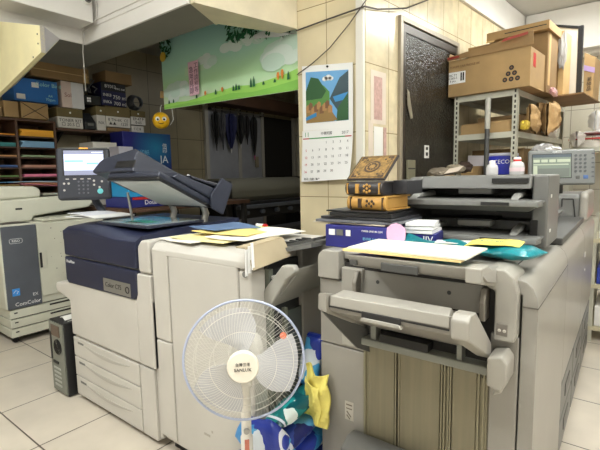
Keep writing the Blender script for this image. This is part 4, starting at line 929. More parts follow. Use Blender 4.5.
for lab, c, rot, sz, mats, bands, sd in (
    ('white and light blue pack at the very bottom between the printers', (-1.035, 1.35, .10), RZ(2), (.066, .19, .09), [f_white, wf], [(-.95, -.85, 1)], 7),
    ('light blue pack second from the floor between the two printers', (-1.035, 1.34, .245), RZ(-4) @ RX(3), (.066, .20, .045), [f_cyan, wf], [(-.95, -.87, 1)], 2),
    ('blue and white printed pack in the gap under the teal pack', (-1.035, 1.35, .34), RZ(3) @ RX(5) @ RY(6), (.066, .19, .04), [f_blue, wf], [(-.95, -.86, 1)], 1),
    ('teal green pack lying topmost in the gap between the printers', (-1.035, 1.31, .425), RZ(-5) @ RX(10) @ RY(-8), (.064, .15, .03), [f_teal, wf], [(-.9, -.84, 1)], 3),
    ('upright light blue pack seen through the right side of the fan', (-1.055, 1.44, .56), RX(68), (.05, .11, .03), [f_cyan, bw], [(.84, .94, 1)], 4),
    ('blue pack standing lowest in front of the finisher corner', (-1.11, 1.118, .165), RZ(90), (.024, .12, .115), [f_blue, wf], [(-.94, -.86, 1)], 11),
    ('cyan and white pack leaning over the lower blue pack behind the fan pole', (-1.06, 1.118, .36), RZ(90) @ RX(-14), (.024, .13, .075), [f_cyan, wf], [(-.94, -.86, 1)], 12)):
    pack('detergent_pack', lab, c, rot, sz, mats, bands, sd)
# yellow folded paper bag
def ybag(u, v):
    return (-1.01 + .115 * u + .008 * math.sin(v * 5) + .03 * (v - .5) * (1 - u), 1.31 + .012 * math.sin(u * 6 + v * 2) + .018 * abs(math.sin(v * 6 - u * 5)) + .01 * v, .385 + .21 * v - .03 * u * (1 - v) + .012 * math.sin(u * 7) * v - .035 * u * v)
m = MB(); m.sheet(ybag, 12, 12, .01)
m.sheet(lambda u, v: tuple(Vector(ybag(.2 + u * .6, .1 + v * .7)) + Vector((.0, -.014 - .014 * v, .0))), 6, 8, .004)
tag(obj('paper_bag', m, yb, None, 10), 'crumpled yellow paper bag on the packs between fan and grey finisher', 'bag')

# ------------------------------------------------------------------ finisher of the right hand machine
t = thing('booklet_finisher', 'warm grey stacking finisher with open trays under the old style books', 'finisher', (-.58, 1.72, 0))
F0 = 1.36
m = MB()
m.box(-.95, -.755, F0, 2.08, .08, .688, bev=.004); m.box(-.95, -.755, F0, 2.08, .693, .95, bev=.004)
lp = obj('left_panel', m, cream3, t)
m = MB(); m.prism([(-.95, .955), (-.853, .955), (-.853, 1.066), (-.925, 1.066), (-.945, 1.05), (-.95, 1.03)], 'Y', F0 - .015, 1.62, bev=.006); obj('left_shoulder', m, cream2, t)
m = MB(); m.box(-.85, -.757, F0 - .004, F0 + .05, .70, 1.005, bev=.006); obj('left_inner_panel', m, cream2, t)
obj('body', B(-.945, -.24, F0 + .30, 2.09, .08, 1.03, bev=.006), cream3, t)
obj('base', B(-.92, -.26, F0 + .1, 2.06, 0, .078), dark, t)
obj('top_panel', B(-.852, -.315, F0 + .02, 2.09, 1.031, 1.062, bev=.006), cream3, t)
# slot with guide plate
m = MB(); m.box(-.845, -.30, F0 + .015, F0 + .29, .746, 1.02); obj('slot_cavity', m, mat('cavity', (46, 44, 42), .6), t)
m = MB(); m.slab([(-.77, F0 + .0, .915), (-.33, F0 + .0, .915), (-.33, F0 + .012, 1.0), (-.77, F0 + .012, 1.0)], (0, 1, 0), .012); gp = obj('guide_plate', m, cream2, t)
m = MB()
for x in (-.70, -.445): m.lathe([(.006, 0), (.007, .003), (0, .003)], (x, F0 + .006, .965), (0, -1, .1), 10)
obj('screw', m, mgrey2, gp)
for x in (-.775, -.335):
    m = MB(); m.prism([(F0 - .03, .90), (F0 - .04, .96), (F0 - .02, 1.0), (F0 + .02, 1.0), (F0 + .02, .90)], 'X', x - .008, x + .010, bev=.004); obj('side_guide', m, mat('dull_grey', (138, 132, 122), .45), t)
m = MB(); m.tube([(-.76, F0 + .03, .885), (-.34, F0 + .03, .885)], .014, 10)
for k in range(5): m.lathe([(.022, -.02), (.022, .02)], (-.72 + .085 * k, F0 + .03, .888), (1, 0, 0), 12)
obj('exit_roller', m, black, t)
m = MB(); m.box(-.68, -.42, F0 + .0, F0 + .02, .892, .906); m.box(-.62, -.56, F0 - .01, F0 + .015, .90, .915); obj('exit_bar', m, mat('bar_light', (186, 184, 178), .35), t)
# top tray
m = MB(); m.hexa([(-.715, 1.20, 1.055), (-.285, 1.20, 1.055), (-.30, 1.385, 1.008), (-.74, 1.385, 1.008), (-.725, 1.185, 1.092), (-.31, 1.185, 1.092), (-.30, 1.40, 1.066), (-.74, 1.40, 1.066)], bev=.008); tt = obj('top_tray', m, cream3, t)
m = MB(); m.prism([(1.183, 1.05), (1.183, 1.094), (1.25, 1.092), (1.37, 1.04), (1.385, 1.0)], 'X', -.345, -.300, bev=.005); obj('tray_end', m, cream2, tt)
m = MB(); m.box(-.60, -.48, 1.186, 1.195, 1.052, 1.078, bev=.003); m.box(-.71, -.685, 1.186, 1.196, 1.06, 1.075); obj('grip_recess', m, mgrey2, tt)
# lower tray
m = MB(); m.hexa([(-.735, 1.10, .925), (-.345, 1.10, .925), (-.36, 1.35, .80), (-.72, 1.35, .80), (-.735, 1.10, .975), (-.345, 1.10, .978), (-.36, 1.34, .895), (-.72, 1.34, .895)], bev=.006); lt = obj('lower_tray', m, cream3, t)
m = MB(); m.hexa([(-.728, 1.094, .942), (-.355, 1.094, .944), (-.36, 1.17, .952), (-.725, 1.17, .952), (-.725, 1.097, .975), (-.355, 1.097, .979), (-.37, 1.16, .982), (-.715, 1.16, .982)], bev=.004); obj('tray_lip', m, cream2, lt)
m = MB(); m.box(-.73, -.355, 1.0925, 1.096, .9385, .9425); obj('lip_seam', m, dark, lt)
m = MB(); m.hexa([(-.786, 1.11, .918), (-.738, 1.09, .918), (-.735, 1.33, .80), (-.76, 1.33, .80), (-.776, 1.10, .975), (-.738, 1.085, .985), (-.735, 1.32, .91), (-.765, 1.32, .90)], bev=.005); obj('tray_end', m, cream2, lt)
m = MB(); m.prism([(1.088, .922), (1.085, .972), (1.10, .988), (1.15, .984), (1.32, .845), (1.33, .79)], 'X', -.350, -.302, bev=.006); obj('tray_end', m, cream2, lt)
m = MB(); m.box(-.615, -.49, 1.091, 1.098, .925, .945, bev=.003); obj('grip_recess', m, dark, lt)
m = MB(); m.hexa([(-.62, 1.088, .915), (-.485, 1.088, .915), (-.485, 1.11, .915), (-.62, 1.11, .915), (-.61, 1.088, .928), (-.495, 1.088, .928), (-.49, 1.11, .928), (-.615, 1.11, .928)], bev=.003); obj('grip', m, cream2, lt)
m = MB(); m.slab([(-.78, 1.12, .91), (-.73, 1.33, .80), (-.73, 1.345, .705), (-.755, 1.30, .73)], (1, 0, 0), .008); obj('gusset', m, mgrey2, lt)
# bracket bar under the tray and its right end block
m = MB(Matrix.Translation((0, 0, .03))); m.box(-.76, -.29, 1.30, 1.35, .715, .742, bev=.005); m.mi = 1; m.box(-.66, -.49, 1.302, 1.35, .742, .77); m.mi = 0; m.box(-.70, -.68, 1.31, 1.35, .742, .80); m.box(-.40, -.385, 1.31, 1.35, .742, .82); br = obj('cross_bar', m, [mat('green_grey_bar', (134, 136, 128), .4), dark], t)
m = MB(Matrix.Translation((0, 0, .035))); m.prism([(-.300, .70), (-.26, .69), (-.245, .72), (-.245, .775), (-.26, .795), (-.300, .785)], 'Y', 1.26, 1.355, bev=.006); m.prism([(-.285, .665), (-.262, .68), (-.262, .70), (-.285, .70)], 'Y', 1.28, 1.35, bev=.004); obj('end_block', m, cream2, t)
# right shoulder with its ports
m = MB(); m.prism([(-.30, .85), (-.245, .85), (-.238, .87), (-.238, 1.0), (-.25, 1.045), (-.275, 1.066), (-.325, 1.066), (-.325, 1.01), (-.30, 1.0)], 'Y', F0 - .03, F0 + .12, bev=.006); rs = obj('right_shoulder', m, cream2, t)
m = MB(); m.box(-.293, -.262, F0 - .032, F0 - .028, .868, .905, bev=.002); m.mi = 1
for x in (-.284, -.270): m.lathe([(.005, 0), (.004, .003)], (x, F0 - .032, .884), (0, -1, 0), 8)
obj('port_plate', m, [mat('port_grey', (120, 114, 106), .4), mat('port_light', (196, 190, 180), .4)], rs)
m = MB(); m.box(-.315, -.236, F0, F0 + .31, .08, .86, bev=.004); obj('right_frame', m, cream3, t)
# stacker cavity with the brushed metal doors
bm2 = bpy.data.materials.new('brushed_tan_metal'); bm2.use_nodes = True; nt = bm2.node_tree; pb_ = nt.nodes['Principled BSDF']; pb_.inputs['Roughness'].default_value = .42; pb_.inputs['Metallic'].default_value = .35
g = nt.nodes.new('ShaderNodeTexCoord'); mp = nt.nodes.new('ShaderNodeMapping'); mp.inputs['Scale'].default_value = (26, 26, 1.0); n_ = nt.nodes.new('ShaderNodeTexNoise'); n_.inputs['Scale'].default_value = 2; rp = nt.nodes.new('ShaderNodeValToRGB')
nt.links.new(g.outputs['Object'], mp.inputs[0]); nt.links.new(mp.outputs[0], n_.inputs[0]); nt.links.new(n_.outputs['Fac'], rp.inputs[0]); nt.links.new(rp.outputs[0], pb_.inputs['Base Color'])
rp.color_ramp.elements[0].position = .3; rp.color_ramp.elements[0].color = rgb((124, 118, 98)); rp.color_ramp.elements[1].position = .75; rp.color_ramp.elements[1].color = rgb((138, 131, 109))
obj('stacker_back', B(-.755, -.315, F0 + .0045, F0 + .29, .08, .745), mat('stacker_tan', (118, 112, 94), .5), t)
for x0_, x1_ in ((-.735, -.630), (-.614, -.466), (-.427, -.350)):
    m = B(x0_, x1_, F0 - .004, F0 + .018, .10, .742, bev=.003); obj('metal_door', m, bm2, t)
m = MB()
for x in (-.748, -.626, -.613, -.462, -.452, -.440, -.433, -.345, -.330): m.box(x, x + .005, F0 - .009, F0 + .018, .10, .742, bev=.001)
m.box(-.465, -.430, F0 + .0, F0 + .018, .1, .71); m.box(-.35, -.318, F0 - .0, F0 + .018, .1, .71); m.box(-.755, -.735, F0 - .002, F0 + .018, .1, .71); obj('door_rib', m, mat('rib_metal', (142, 136, 114), .4, .35), t)
m = MB(); m.prism([(1.27, .28), (1.25, .31), (1.26, .35), (1.31, .375), (F0 - .005, .375), (F0 - .005, .26)], 'X', -.80, -.33, bev=.008); obj('bumper', m, mgrey, t)
m = MB(); m.box(-.838, -.80, F0 - .0015, F0 + .001, .40, .475); m.mi = 1
m.mi = 1; m.box(-.832, -.806, F0 - .0025, F0, .445, .449); m.tube([(-.83, F0 - .002, .435), (-.81, F0 - .002, .415)], .002, 5); m.tube([(-.83, F0 - .002, .42), (-.815, F0 - .002, .405)], .002, 5); m.box(-.832, -.806, F0 - .0025, F0, .46, .465); obj('warning_label', m, [mat('label_grey', (186, 180, 168), .5), mat('label_ink', (110, 100, 88), .5)], lp)
# rounded right hand cover running back
m = MB()
pr_ = [(-.232, .10), (-.19, .10), (-.19, .955), (-.194, .985), (-.205, 1.012), (-.222, 1.028), (-.24, 1.034), (-.29, 1.034), (-.29, 1.0), (-.232, .99)]
m.prism(pr_, 'Y', F0 + .005, 2.095, bev=.003); obj('side_cover', m, cream3, t)
m = MB(); m.box(-.2915, -.2875, F0 + .004, 2.095, 1.030, 1.0348); obj('top_seam', m, dark, t)
m = MB(); m.box(-.231, -.1892, F0 + .0035, F0 + .006, .953, .957); m.box(-.1905, -.1893, F0 + .0035, 2.095, .953, .957); obj('side_seam', m, mat('seam_shadow', (96, 92, 84), .6), t)

# engine behind it
t = thing('print_engine', 'long grey print engine carrying the keypad touch panel', 'printer', (-.58, 2.9, 0))
obj('body', B(-.94, -.24, 2.10, 3.76, .42, 1.03, bev=.006), cream3, t)
obj('lower_body', B(-.93, -.215, 2.10, 3.74, .05, .42), mgrey2, t)
obj('plinth', B(-.90, -.25, 2.14, 3.70, 0, .05), black, t)
m = MB(); m.prism([(-.24, .43), (-.19, .43), (-.19, .955), (-.194, .985), (-.205, 1.012), (-.222, 1.028), (-.24, 1.034)], 'Y', 2.10, 2.92, bev=.003); m.prism([(-.24, .43), (-.19, .43), (-.19, .955), (-.194, .985), (-.205, 1.012), (-.222, 1.028), (-.24, 1.034)], 'Y', 2.93, 3.76, bev=.003); obj('side_door', m, cream3, t)
for k, (y0_, y1_) in enumerate(((2.12, 2.62), (2.64, 3.18), (3.2, 3.74))):
    m = MB(); m.box(-.215, -.192, y0_, y1_, .06, .22, bev=.008); m.box(-.215, -.192, y0_, y1_, .235, .405, bev=.008); dd = obj('drawer_front', m, mgrey, t)
    m = MB(); m.box(-.1925, -.189, y0_ + .16, y1_ - .16, .12, .18, bev=.002); m.box(-.1925, -.189, y0_ + .16, y1_ - .16, .29, .35, bev=.002); obj('handle', m, mat('handle_dark', (66, 66, 64), .4), dd)
m = MB(); m.box(-.1905, -.188, 3.0, 3.02, .84, .87); m.box(-.1905, -.188, 3.05, 3.07, .75, .76); obj('mark', m, wht, t)
obj('top_slab', B(-.36, -.215, 2.12, 3.16, 1.031, 1.062, bev=.006), mgrey2, t)
m = MB(); m.prism([(-.36, 1.062), (-.33, 1.062), (-.30, 1.12), (-.36, 1.12)], 'Y', 2.4, 2.9, bev=.006); obj('top_guide', m, mgrey, t)
m = MB(); m.box(-.94, -.235, 3.2, 3.72, 1.031, 1.20, bev=.03, seg=3); sb = obj('scanner_block', m, mgrey, t)
m = MB(); m.prism([(3.19, 1.035), (3.75, 1.035), (3.75, 1.16), (3.70, 1.215), (3.22, 1.215), (3.19, 1.19)], 'X', -.245, -.20, bev=.016, seg=3); obj('side_cap', m, cream3, t)
m = MB()
for q in ([(-.34, 3.198, 1.17), (-.28, 3.198, 1.17)], [(-.28, 3.198, 1.17), (-.265, 3.198, 1.05)], [(-.34, 3.198, 1.17), (-.34, 3.198, 1.12)]): m.tube(q, .004, 5)
obj('lid_seam', m, dark, sb)
# its touch panel
cm = Matrix.Translation((-.355, 3.22, 1.37)) @ RZ(18) @ RX(-10) @ Matrix.Scale(.90, 4)
m = MB(); m.tube([(-.38, 3.32, 1.19), (-.38, 3.30, 1.27), (-.37, 3.24, 1.34)], .03, 10); obj('panel_stalk', m, mgrey2, t)
m = MB(cm); m.box(-.212, .205, -.015, .025, -.125, .125, bev=.015, seg=3); pn = obj('control_panel', m, mat('panel_grey', (108, 110, 108), .4), t)
m = MB(cm); m.box(-.19, .06, -.0175, -.0145, -.08, .095); obj('screen_bezel', m, dark, pn)
m = MB(cm); m.box(-.185, .055, -.0195, -.0165, -.075, .09); m.mi = 1; m.box(-.185, .055, -.0205, -.0165, .07, .09); m.mi = 2; m.box(-.15, .045, -.0205, -.0165, -.07, -.01); m.mi = 3
for x in (-.18, -.13, -.08, -.03, .01): m.box(x, x + .04, -.0212, -.0165, .035, .055)
m.box(-.18, .04, -.0212, -.0165, .015, .022); m.box(-.18, -.155, -.0212, -.0165, -.05, .01)
obj('screen', m, [mat('lcd_grey', (112, 122, 112), .25, emit=.2), mat('lcd_dark', (60, 74, 84), .3, emit=.1), mat('lcd_mid', (92, 98, 92), .3, emit=.15), mat('lcd_pale', (164, 172, 150), .3, emit=.2)], pn)
m = MB(cm)
for i in range(3):
    for j in range(5): m.lathe([(.010, 0), (.009, .004)], (.085 + .028 * i, -.0145, .08 - .028 * j), (0, -1, 0), 8)
for j in range(6): m.box(.178, .196, -.018, -.0145, .085 - .032 * j, .095 - .032 * j)
obj('keypad', m, mat('key_grey', (70, 72, 74), .4), pn)
m = MB(cm); m.box(.13, .16, -.019, -.0145, -.085, -.06, bev=.003); m.mi = 1; m.box(.085, .11, -.019, -.0145, -.085, -.062, bev=.003); obj('start_key', m, [mat('key_blue', (60, 90, 140), .4), mgrey2], pn)
text('logo', 'XEROX', (cm @ Vector((-.03, -.0155, .108))), cm.to_3x3() @ Vector((1, 0, 0)), cm.to_3x3() @ Vector((0, 0, 1)), .016, inkw, pn)

# ------------------------------------------------------------------ two deck sheet inserter standing on the finisher
t = thing('sheet_inserter', 'grey two tray sheet inserter carrying two small bottles', 'inserter', (-.5, 1.9, 1.064))
ZT = 1.336
m = MB(); m.box(-.80, -.74, 1.74, 2.08, 1.064, ZT - .012, bev=.016, seg=3); obj('side_frame', m, mgrey2, t)
m = MB(); m.box(-.285, -.232, 1.78, 2.08, 1.064, ZT, bev=.008); rf = obj('side_frame', m, mgrey, t)
m = MB(); m.box(-.288, -.262, 1.776, 1.782, 1.10, 1.17, bev=.003); m.mi = 1
for z in (1.12, 1.25): m.box(-.2335, -.230, 1.84, 1.86, z, z + .012)
obj('latch_recess', m, [dark, wht], rf)
obj('back_panel', B(-.74, -.285, 1.98, 2.08, 1.064, 1.30), mgrey2, t)
m = MB(); m.prism([(1.755, 1.285), (1.77, ZT), (2.08, ZT), (2.08, 1.285)], 'X', -.70, -.285, bev=.006); tc = obj('top_cover', m, mgrey, t)
m = MB(); m.box(-.42, -.295, 1.754, 1.77, 1.308, 1.325); obj('handle_slot', m, dark, tc)
m = MB(); m.hexa([(-.765, 1.76, 1.285), (-.70, 1.745, 1.285), (-.70, 2.06, 1.285), (-.79, 2.06, 1.285), (-.76, 1.78, 1.334), (-.70, 1.77, 1.334), (-.70, 2.06, 1.334), (-.79, 2.06, 1.334)], bev=.012, seg=3); obj('corner_cap', m, mgrey, t)
def deck(z, x0, x1, tname):
    m = MB(); m.hexa([(x0 + .06, 1.73, z - .035), (x1 - .05, 1.73, z - .035), (x1 - .01, 1.97, z - .01), (x0 + .03, 1.97, z - .01), (x0, 1.655, z), (x1, 1.655, z), (x1 - .005, 1.97, z + .012), (x0 + .02, 1.97, z + .012)], bev=.006); k = obj('tray', m, mgrey, t)
    m = MB(); m.box(x0 + .04, x1 - .06, 1.70, 1.96, z + .004, z + .010); obj('tray_bed', m, mgrey2, k)
    m = MB(); m.hexa([(x0 + .008, 1.648, z - .012), (x1 - .008, 1.648, z - .012), (x1, 1.70, z - .012), (x0, 1.70, z - .012), (x0 + .01, 1.652, z + .008), (x1 - .01, 1.652, z + .008), (x1, 1.70, z + .012), (x0, 1.70, z + .012)], bev=.004); obj('tray_lip', m, mgrey, k)
    m = MB(); m.box(-.43, -.335, 1.645, 1.66, z - .008, z + .004); obj('grip_recess', m, black, k)
    m = MB(); m.prism([(1.70, z + .01), (1.96, z + .02), (1.92, z + .045), (1.76, z + .03)], 'X', -.345, -.315, bev=.006); m.prism([(1.68, z + .01), (1.92, z + .012), (1.90, z + .035), (1.74, z + .03)], 'X', x0 + .04, x0 + .075, bev=.006); m.box(-.56, -.43, 1.80, 1.96, z + .025, z + .05, bev=.006); obj('paper_guide', m, mat('guide_grey', (150, 150, 146), .4), k)
    m = MB(); m.box(-.565, -.425, 1.795, 1.97, z + .050, z + .056); obj('pickup_slot', m, black, k)
deck(1.238, -.765, -.236, 'a'); deck(1.108, -.70, -.236, 'b')
m = MB(); m.box(-.735, -.29, 1.84, 1.98, 1.19, 1.212); m.box(-.735, -.29, 1.86, 1.98, 1.12, 1.155); m.mi = 1; m.box(-.42, -.295, 1.835, 1.84, 1.192, 1.21); m.box(-.56, -.44, 1.85, 1.862, 1.125, 1.15); obj('feed_unit', m, [mgrey2, black], t)

# things on the inserter
def bottle(x, y, s, label, cap, band):
    t = thing('bottle', label, 'bottle', (x, y, ZT))
    m = MB(); m.lathe([(.024 * s, 0), (.025 * s, .004), (.025 * s, .03 * s), (.022 * s, .042 * s), (.012 * s, .050 * s), (.010 * s, .052 * s)], (x, y, ZT + .001)); obj('body', m, mat('bottle_milky', (222, 220, 220), .25, trans=.3), t)
    m = MB(); m.lathe([(.0125 * s, .050 * s), (.0125 * s, .062 * s), (.011 * s, .064 * s), (0, .064 * s)], (x, y, ZT + .001)); obj('cap', m, cap, t)
    if band:
        m = MB(); m.lathe([(.0135 * s, .048 * s), (.0135 * s, .056 * s)], (x, y, ZT + .001)); obj('red_ring', m, red, t)
        m = MB(); m.lathe([(.0254 * s, .012 * s), (.0254 * s, .026 * s)], (x, y, ZT + .001)); obj('pink_label', m, mat('pink_label', (222, 200, 204), .4), t)
bottle(-.455, 1.90, .92, 'small milky bottle with a white cap on the inserter', wht, False)
bottle(-.362, 1.90, 1.08, 'small bottle with a red ring and white cap on the inserter', wht, True)

# ------------------------------------------------------------------ paper boxes and books at the left of the machine top
t = thing('ream_box', 'navy ream box with a white lid label under the old style books', 'box', (-.81, 1.52, 1.064))
m = MB(); m.box(-.958, -.665, 1.415, 1.66, 1.067, 1.155, bev=.003); obj('body', m, blueb, t)
m = MB()
for x, w in ((-.94, .028), (-.905, .03), (-.862, .02)): m.mi = 0 if w < .03 else 1; m.box(x, x + w, 1.412, 1.416, 1.115, 1.138)
obj('shipping_label', m, [white, mgrey], t)
text('lettering', 'PAPER ONE 80 GSM', (-.75, 1.413, 1.138), (1, 0, 0), (0, 0, 1), .010, inkw, t); text('lettering', '影印紙 500', (-.76, 1.413, 1.108), (1, 0, 0), (0, 0, 1), .012, MATS['cyan_ink'], t)
# layered folders
for k, (x0_, x1_, y0_, y1_, z_, th, c, a_, lab, nm, cat_) in enumerate((
    (-1.03, -.70, 1.43, 1.66, 1.158, .005, (214, 200, 180), -2, 'tan card sticking out lowest of the stack on the navy ream box', 'card_sheet', 'card'),
    (-1.01, -.66, 1.42, 1.68, 1.165, .010, (96, 98, 104), 3, 'grey folder lying on the navy ream box', 'folder', 'folder'),
    (-.99, -.67, 1.43, 1.67, 1.177, .009, (40, 40, 44), -3, 'dark folder above the grey folder on the ream box', 'folder', 'folder'),
    (-.95, -.685, 1.43, 1.66, 1.188, .016, (22, 22, 24), 2, 'thick black folder right under the golden book', 'folder', 'folder'),
    (-.96, -.69, 1.425, 1.65, 1.206, .006, (14, 14, 16), -1, 'black flat cover topmost under the golden book', 'folder', 'folder'))):
    m = MB(Matrix.Translation(((x0_ + x1_) / 2, (y0_ + y1_) / 2, 0)) @ RZ(a_)); w, h = (x1_ - x0_) / 2, (y1_ - y0_) / 2
    m.box(-w, w, -h, h, z_, z_ + th, bev=.0015)
    tag(obj(nm, m, mat('folder_%d' % k, c, .35)), lab, cat_)
gold = mat('book_gold', (182, 138, 68), .5, var=.08, scale=20); bkb = mat('book_black', (50, 46, 46), .45, var=.1, scale=20)
t = thing('decorative_book', 'golden thick book box lying under the black one', 'book', (-.77, 1.52, 1.213))
def book_shell(m, x0, x1, y0, y1, z0, z1):
    n = 6; h = (z1 - z0) / 2; zc = (z0 + z1) / 2
    pts = [(y0 + .02 - .02 * math.cos((i / n - .5) * math.pi), zc + h * math.sin((i / n - .5) * math.pi)) for i in range(n + 1)] + [(y1, z1), (y1, z1 - .006), (y0 + .02, z1 - .006), (y0 + .02, z0 + .006), (y1, z0 + .006), (y1, z0)]
    m.prism(pts, 'X', x0, x1, bev=.001)
BR = Matrix.Translation((-.775, 1.53, 0)) @ RZ(-6)
m = MB(BR); book_shell(m, -.10, .075, -.085, .10, 1.213, 1.268); obj('cover', m, gold, t)
m = MB(BR); m.box(-.093, .068, -.064, .094, 1.219, 1.262, bev=.004); obj('inner_box', m, mat('book_inner_gold', (176, 134, 68), .5), t)
m = MB(BR)
for x in (-.085, .06): m.box(x, x + .006, -.0855, -.07, 1.218, 1.263)
m.box(-.045, -.03, -.088, -.08, 1.222, 1.258); 
for (dx, dz) in ((0, 0), (.012, .008), (-.010, .009), (.010, -.01), (-.012, -.008), (.02, 0)): m.lathe([(.006, 0), (.004, .003)], (.005 + dx, -.0845, 1.24 + dz), (0, -1, 0), 7)
obj('spine_ornament', m, mat('ornament_dark', (60, 44, 30), .5), t)
t = thing('decorative_book', 'black book box with an open ornate gold cover topmost of the stack', 'book', (-.77, 1.52, 1.27))
BR2 = Matrix.Translation((-.782, 1.535, 0)) @ RZ(-4)
m = MB(BR2); book_shell(m, -.10, .065, -.09, .085, 1.270, 1.322); obj('cover_base', m, bkb, t)
m = MB(BR2); m.box(-.093, .058, -.068, .084, 1.276, 1.318, bev=.003); m.box(.058, .12, .0, .13, 1.272, 1.325, bev=.004); obj('inner_box', m, mat('book_inner_black', (44, 44, 48), .4), t)
m = MB(BR2)
for x in (-.092, .05): m.box(x, x + .005, -.0915, -.076, 1.275, 1.317)
m.box(-.05, -.036, -.094, -.086, 1.278, 1.314)
for (dx, dz) in ((0, 0), (.012, .009), (-.012, .009), (.012, -.009), (-.012, -.009), (0, .014), (0, -.014)): m.lathe([(.006, 0), (.004, .003)], (.0 + dx, -.0905, 1.296 + dz), (0, -1, 0), 7)
obj('spine_ornament', m, gold, t)
# open cover with pattern (tilted back)
CVM = BR2 @ Matrix.Translation((-.018, -.07, 1.325)) @ RX(40)
m = MB(CVM); m.box(-.085, .085, 0, .142, 0, .008, bev=.001); cv = obj('open_cover', m, bkb, t)
m = MB(CVM); m.box(-.078, .078, .006, .138, .008, .0092); m.mi = 1
m.lathe([(.034, 0), (.034, .0012)], (0, .072, .009), (0, 0, 1), 20); m.mi = 0; m.lathe([(.026, 0), (.026, .0010)], (0, .072, .0102), (0, 0, 1), 20); m.mi = 1
for a in range(10): m.lathe([(.005, 0), (.005, .0008)], (.017 * math.cos(a * .628), .072 + .017 * math.sin(a * .628), .0112), (0, 0, 1), 8)
for sx_ in (-1, 1):
    for sy_ in (-1, 1):
        for k in range(5): m.lathe([(.007 - .001 * k, 0), (.007 - .001 * k, .001)], (sx_ * (.065 - .012 * (k % 3)), .072 + sy_ * (.055 - .012 * (k // 2)), .0092), (0, 0, 1), 8)
for x in (-.072, .070): m.box(x, x + .002, .012, .132, .0092, .0100)
for y in (.012, .130): m.box(-.072, .072, y, y + .002, .0092, .0100)
obj('ornament', m, [mat('cover_gold', (140, 112, 68), .45, var=.35, scale=60), mat('cover_dark', (70, 56, 48), .5)], cv)

# paper ream, teal packs and cards on the machine top
t = thing('paper_ream', 'white paper pile over a small blue box beside the books', 'paper', (-.60, 1.62, 1.064))
m = MB(Matrix.Translation((-.60, 1.565, 0)) @ RZ(8)); m.box(-.055, .045, -.05, .08, 1.066, 1.128, bev=.002); bx = obj('blue_box', m, blueb, t)
text('lettering', 'JIV', (-.575, 1.513, 1.108), (1, .14, 0), (0, 0, 1), .034, inkw, bx)
for k in range(3):
    m = MB(Matrix.Translation((-.61, 1.565, 0)) @ RZ(5 + 4 * k)); m.box(-.06, .045, -.055, .08, 1.129 + .014 * k, 1.140 + .014 * k); obj('sheets', m, white, t)
m = MB(); m.slab([(-.652 + .036 * math.cos(a * .5236) * (1 + .1 * (a % 2)), 1.408, 1.138 + .038 * math.sin(a * .5236)) for a in range(12)], (0, 1, -.1), .004); tag(obj('paper_tag', m, mat('pink_tag', (222, 172, 206), .6)), 'pink round paper tag leaning on the paper ream', 'tag')
m = MB(); m.sheet(lambda u, v: (-.665 + .27 * u + .02 * v, 1.415 + .085 * v, 1.084 + .026 * v + .012 * math.sin(9 * u + 2 * v) + .008 * math.sin(7 * v + 5 * u)), 24, 10, .004)
tag(obj('plastic_wrapper', m, teal, None, 15), 'crumpled teal plastic wrapper spread in front of the sheet inserter', 'wrapper')
t = pack('paper_pack', 'teal shiny pack with a yellow label before the sheet inserter', (-.315, 1.515, 1.092), RZ(72), (.075, .105, .024), [teal, yellow], [], 9)
m = MB(); m.sheet(lambda u, v: (-.42 + .155 * u - .0 * v, 1.425 + .09 * v + .05 * u, 1.124 - .008 * (2 * u - 1) ** 2 - .006 * (1 - v) + .002 * math.sin(9 * u)), 8, 4, .002); obj('yellow_label', m, yellow, t)
text('lettering', 'PAPER', (-.345, 1.47, 1.1275), (1, .32, 0), (-.3, 1, 0), .026, mat('teal_ink', (30, 120, 110), .5), t)
m = MB(); m.slab([(-.52, 1.43, 1.112), (-.40, 1.46, 1.112), (-.42, 1.53, 1.112), (-.53, 1.49, 1.112)], (0, 0, 1), .003); m.mi = 1; m.slab([(-.49, 1.45, 1.1155), (-.46, 1.458, 1.1155), (-.465, 1.475, 1.1155), (-.49, 1.468, 1.1155)], (0, 0, 1), .0006)
tag(obj('card_sheet', m, [wht, dark]), 'small white card with dark print lying on the teal wrapper', 'card')
for k, (x0_, x1_, y0_, y1_, z_, th, c, a_, lab) in enumerate(((-.742, -.362, 1.195, 1.405, 1.101, .007, (240, 214, 150), 1, 'buff card stack lying on the top tray of the right finisher'), (-.725, -.345, 1.20, 1.41, 1.109, .005, (236, 234, 214), -1, 'pale cream card sheets on the buff card stack'))):
    m = MB(Matrix.Translation(((x0_ + x1_) / 2, (y0_ + y1_) / 2, 0)) @ RZ(a_)); w, h = (x1_ - x0_) / 2, (y1_ - y0_) / 2; m.box(-w, w, -h, h, z_, z_ + th)
    tag(obj('card_sheet', m, mat('cards_%d' % k, c, .6)), lab, 'card')

# ------------------------------------------------------------------ cabinet by the glass door with a heap on it
m = MB(PWM); m.box(.05, .40, .62, 1.14, 0, 1.30, bev=.004); tag(obj('side_cabinet', m, mat('cabinet_grey', (120, 114, 100), .5)), 'grey side cabinet standing before the dark glass door', 'cabinet')
def hp(u, n, z): a = pw(u, n); return (a[0], a[1], z)
for k, (u, n, z, r_, c, lab, nm) in enumerate(((.78, .20, 1.345, (.10, .09, .045), (120, 110, 96), 'crumpled grey brown wrapping on the cabinet before the glass door', 'wrapping'), (.98, .24, 1.38, (.07, .08, .04), (150, 140, 120), 'pale crumpled bag behind the wrapping before the glass door', 'bag'),
                                        (1.12, .26, 1.395, (.06, .06, .05), (60, 44, 34), 'dark brown bundle beside the shelf post before the glass door', 'bundle'))):
    m = MB(); m.lump(hp(u, n, z), r_, 20 + k, .3, 2.5, 3, 2.4); tag(obj(nm, m, mat('heap_%d' % k, c, .7), None, 20), lab, 'clutter')
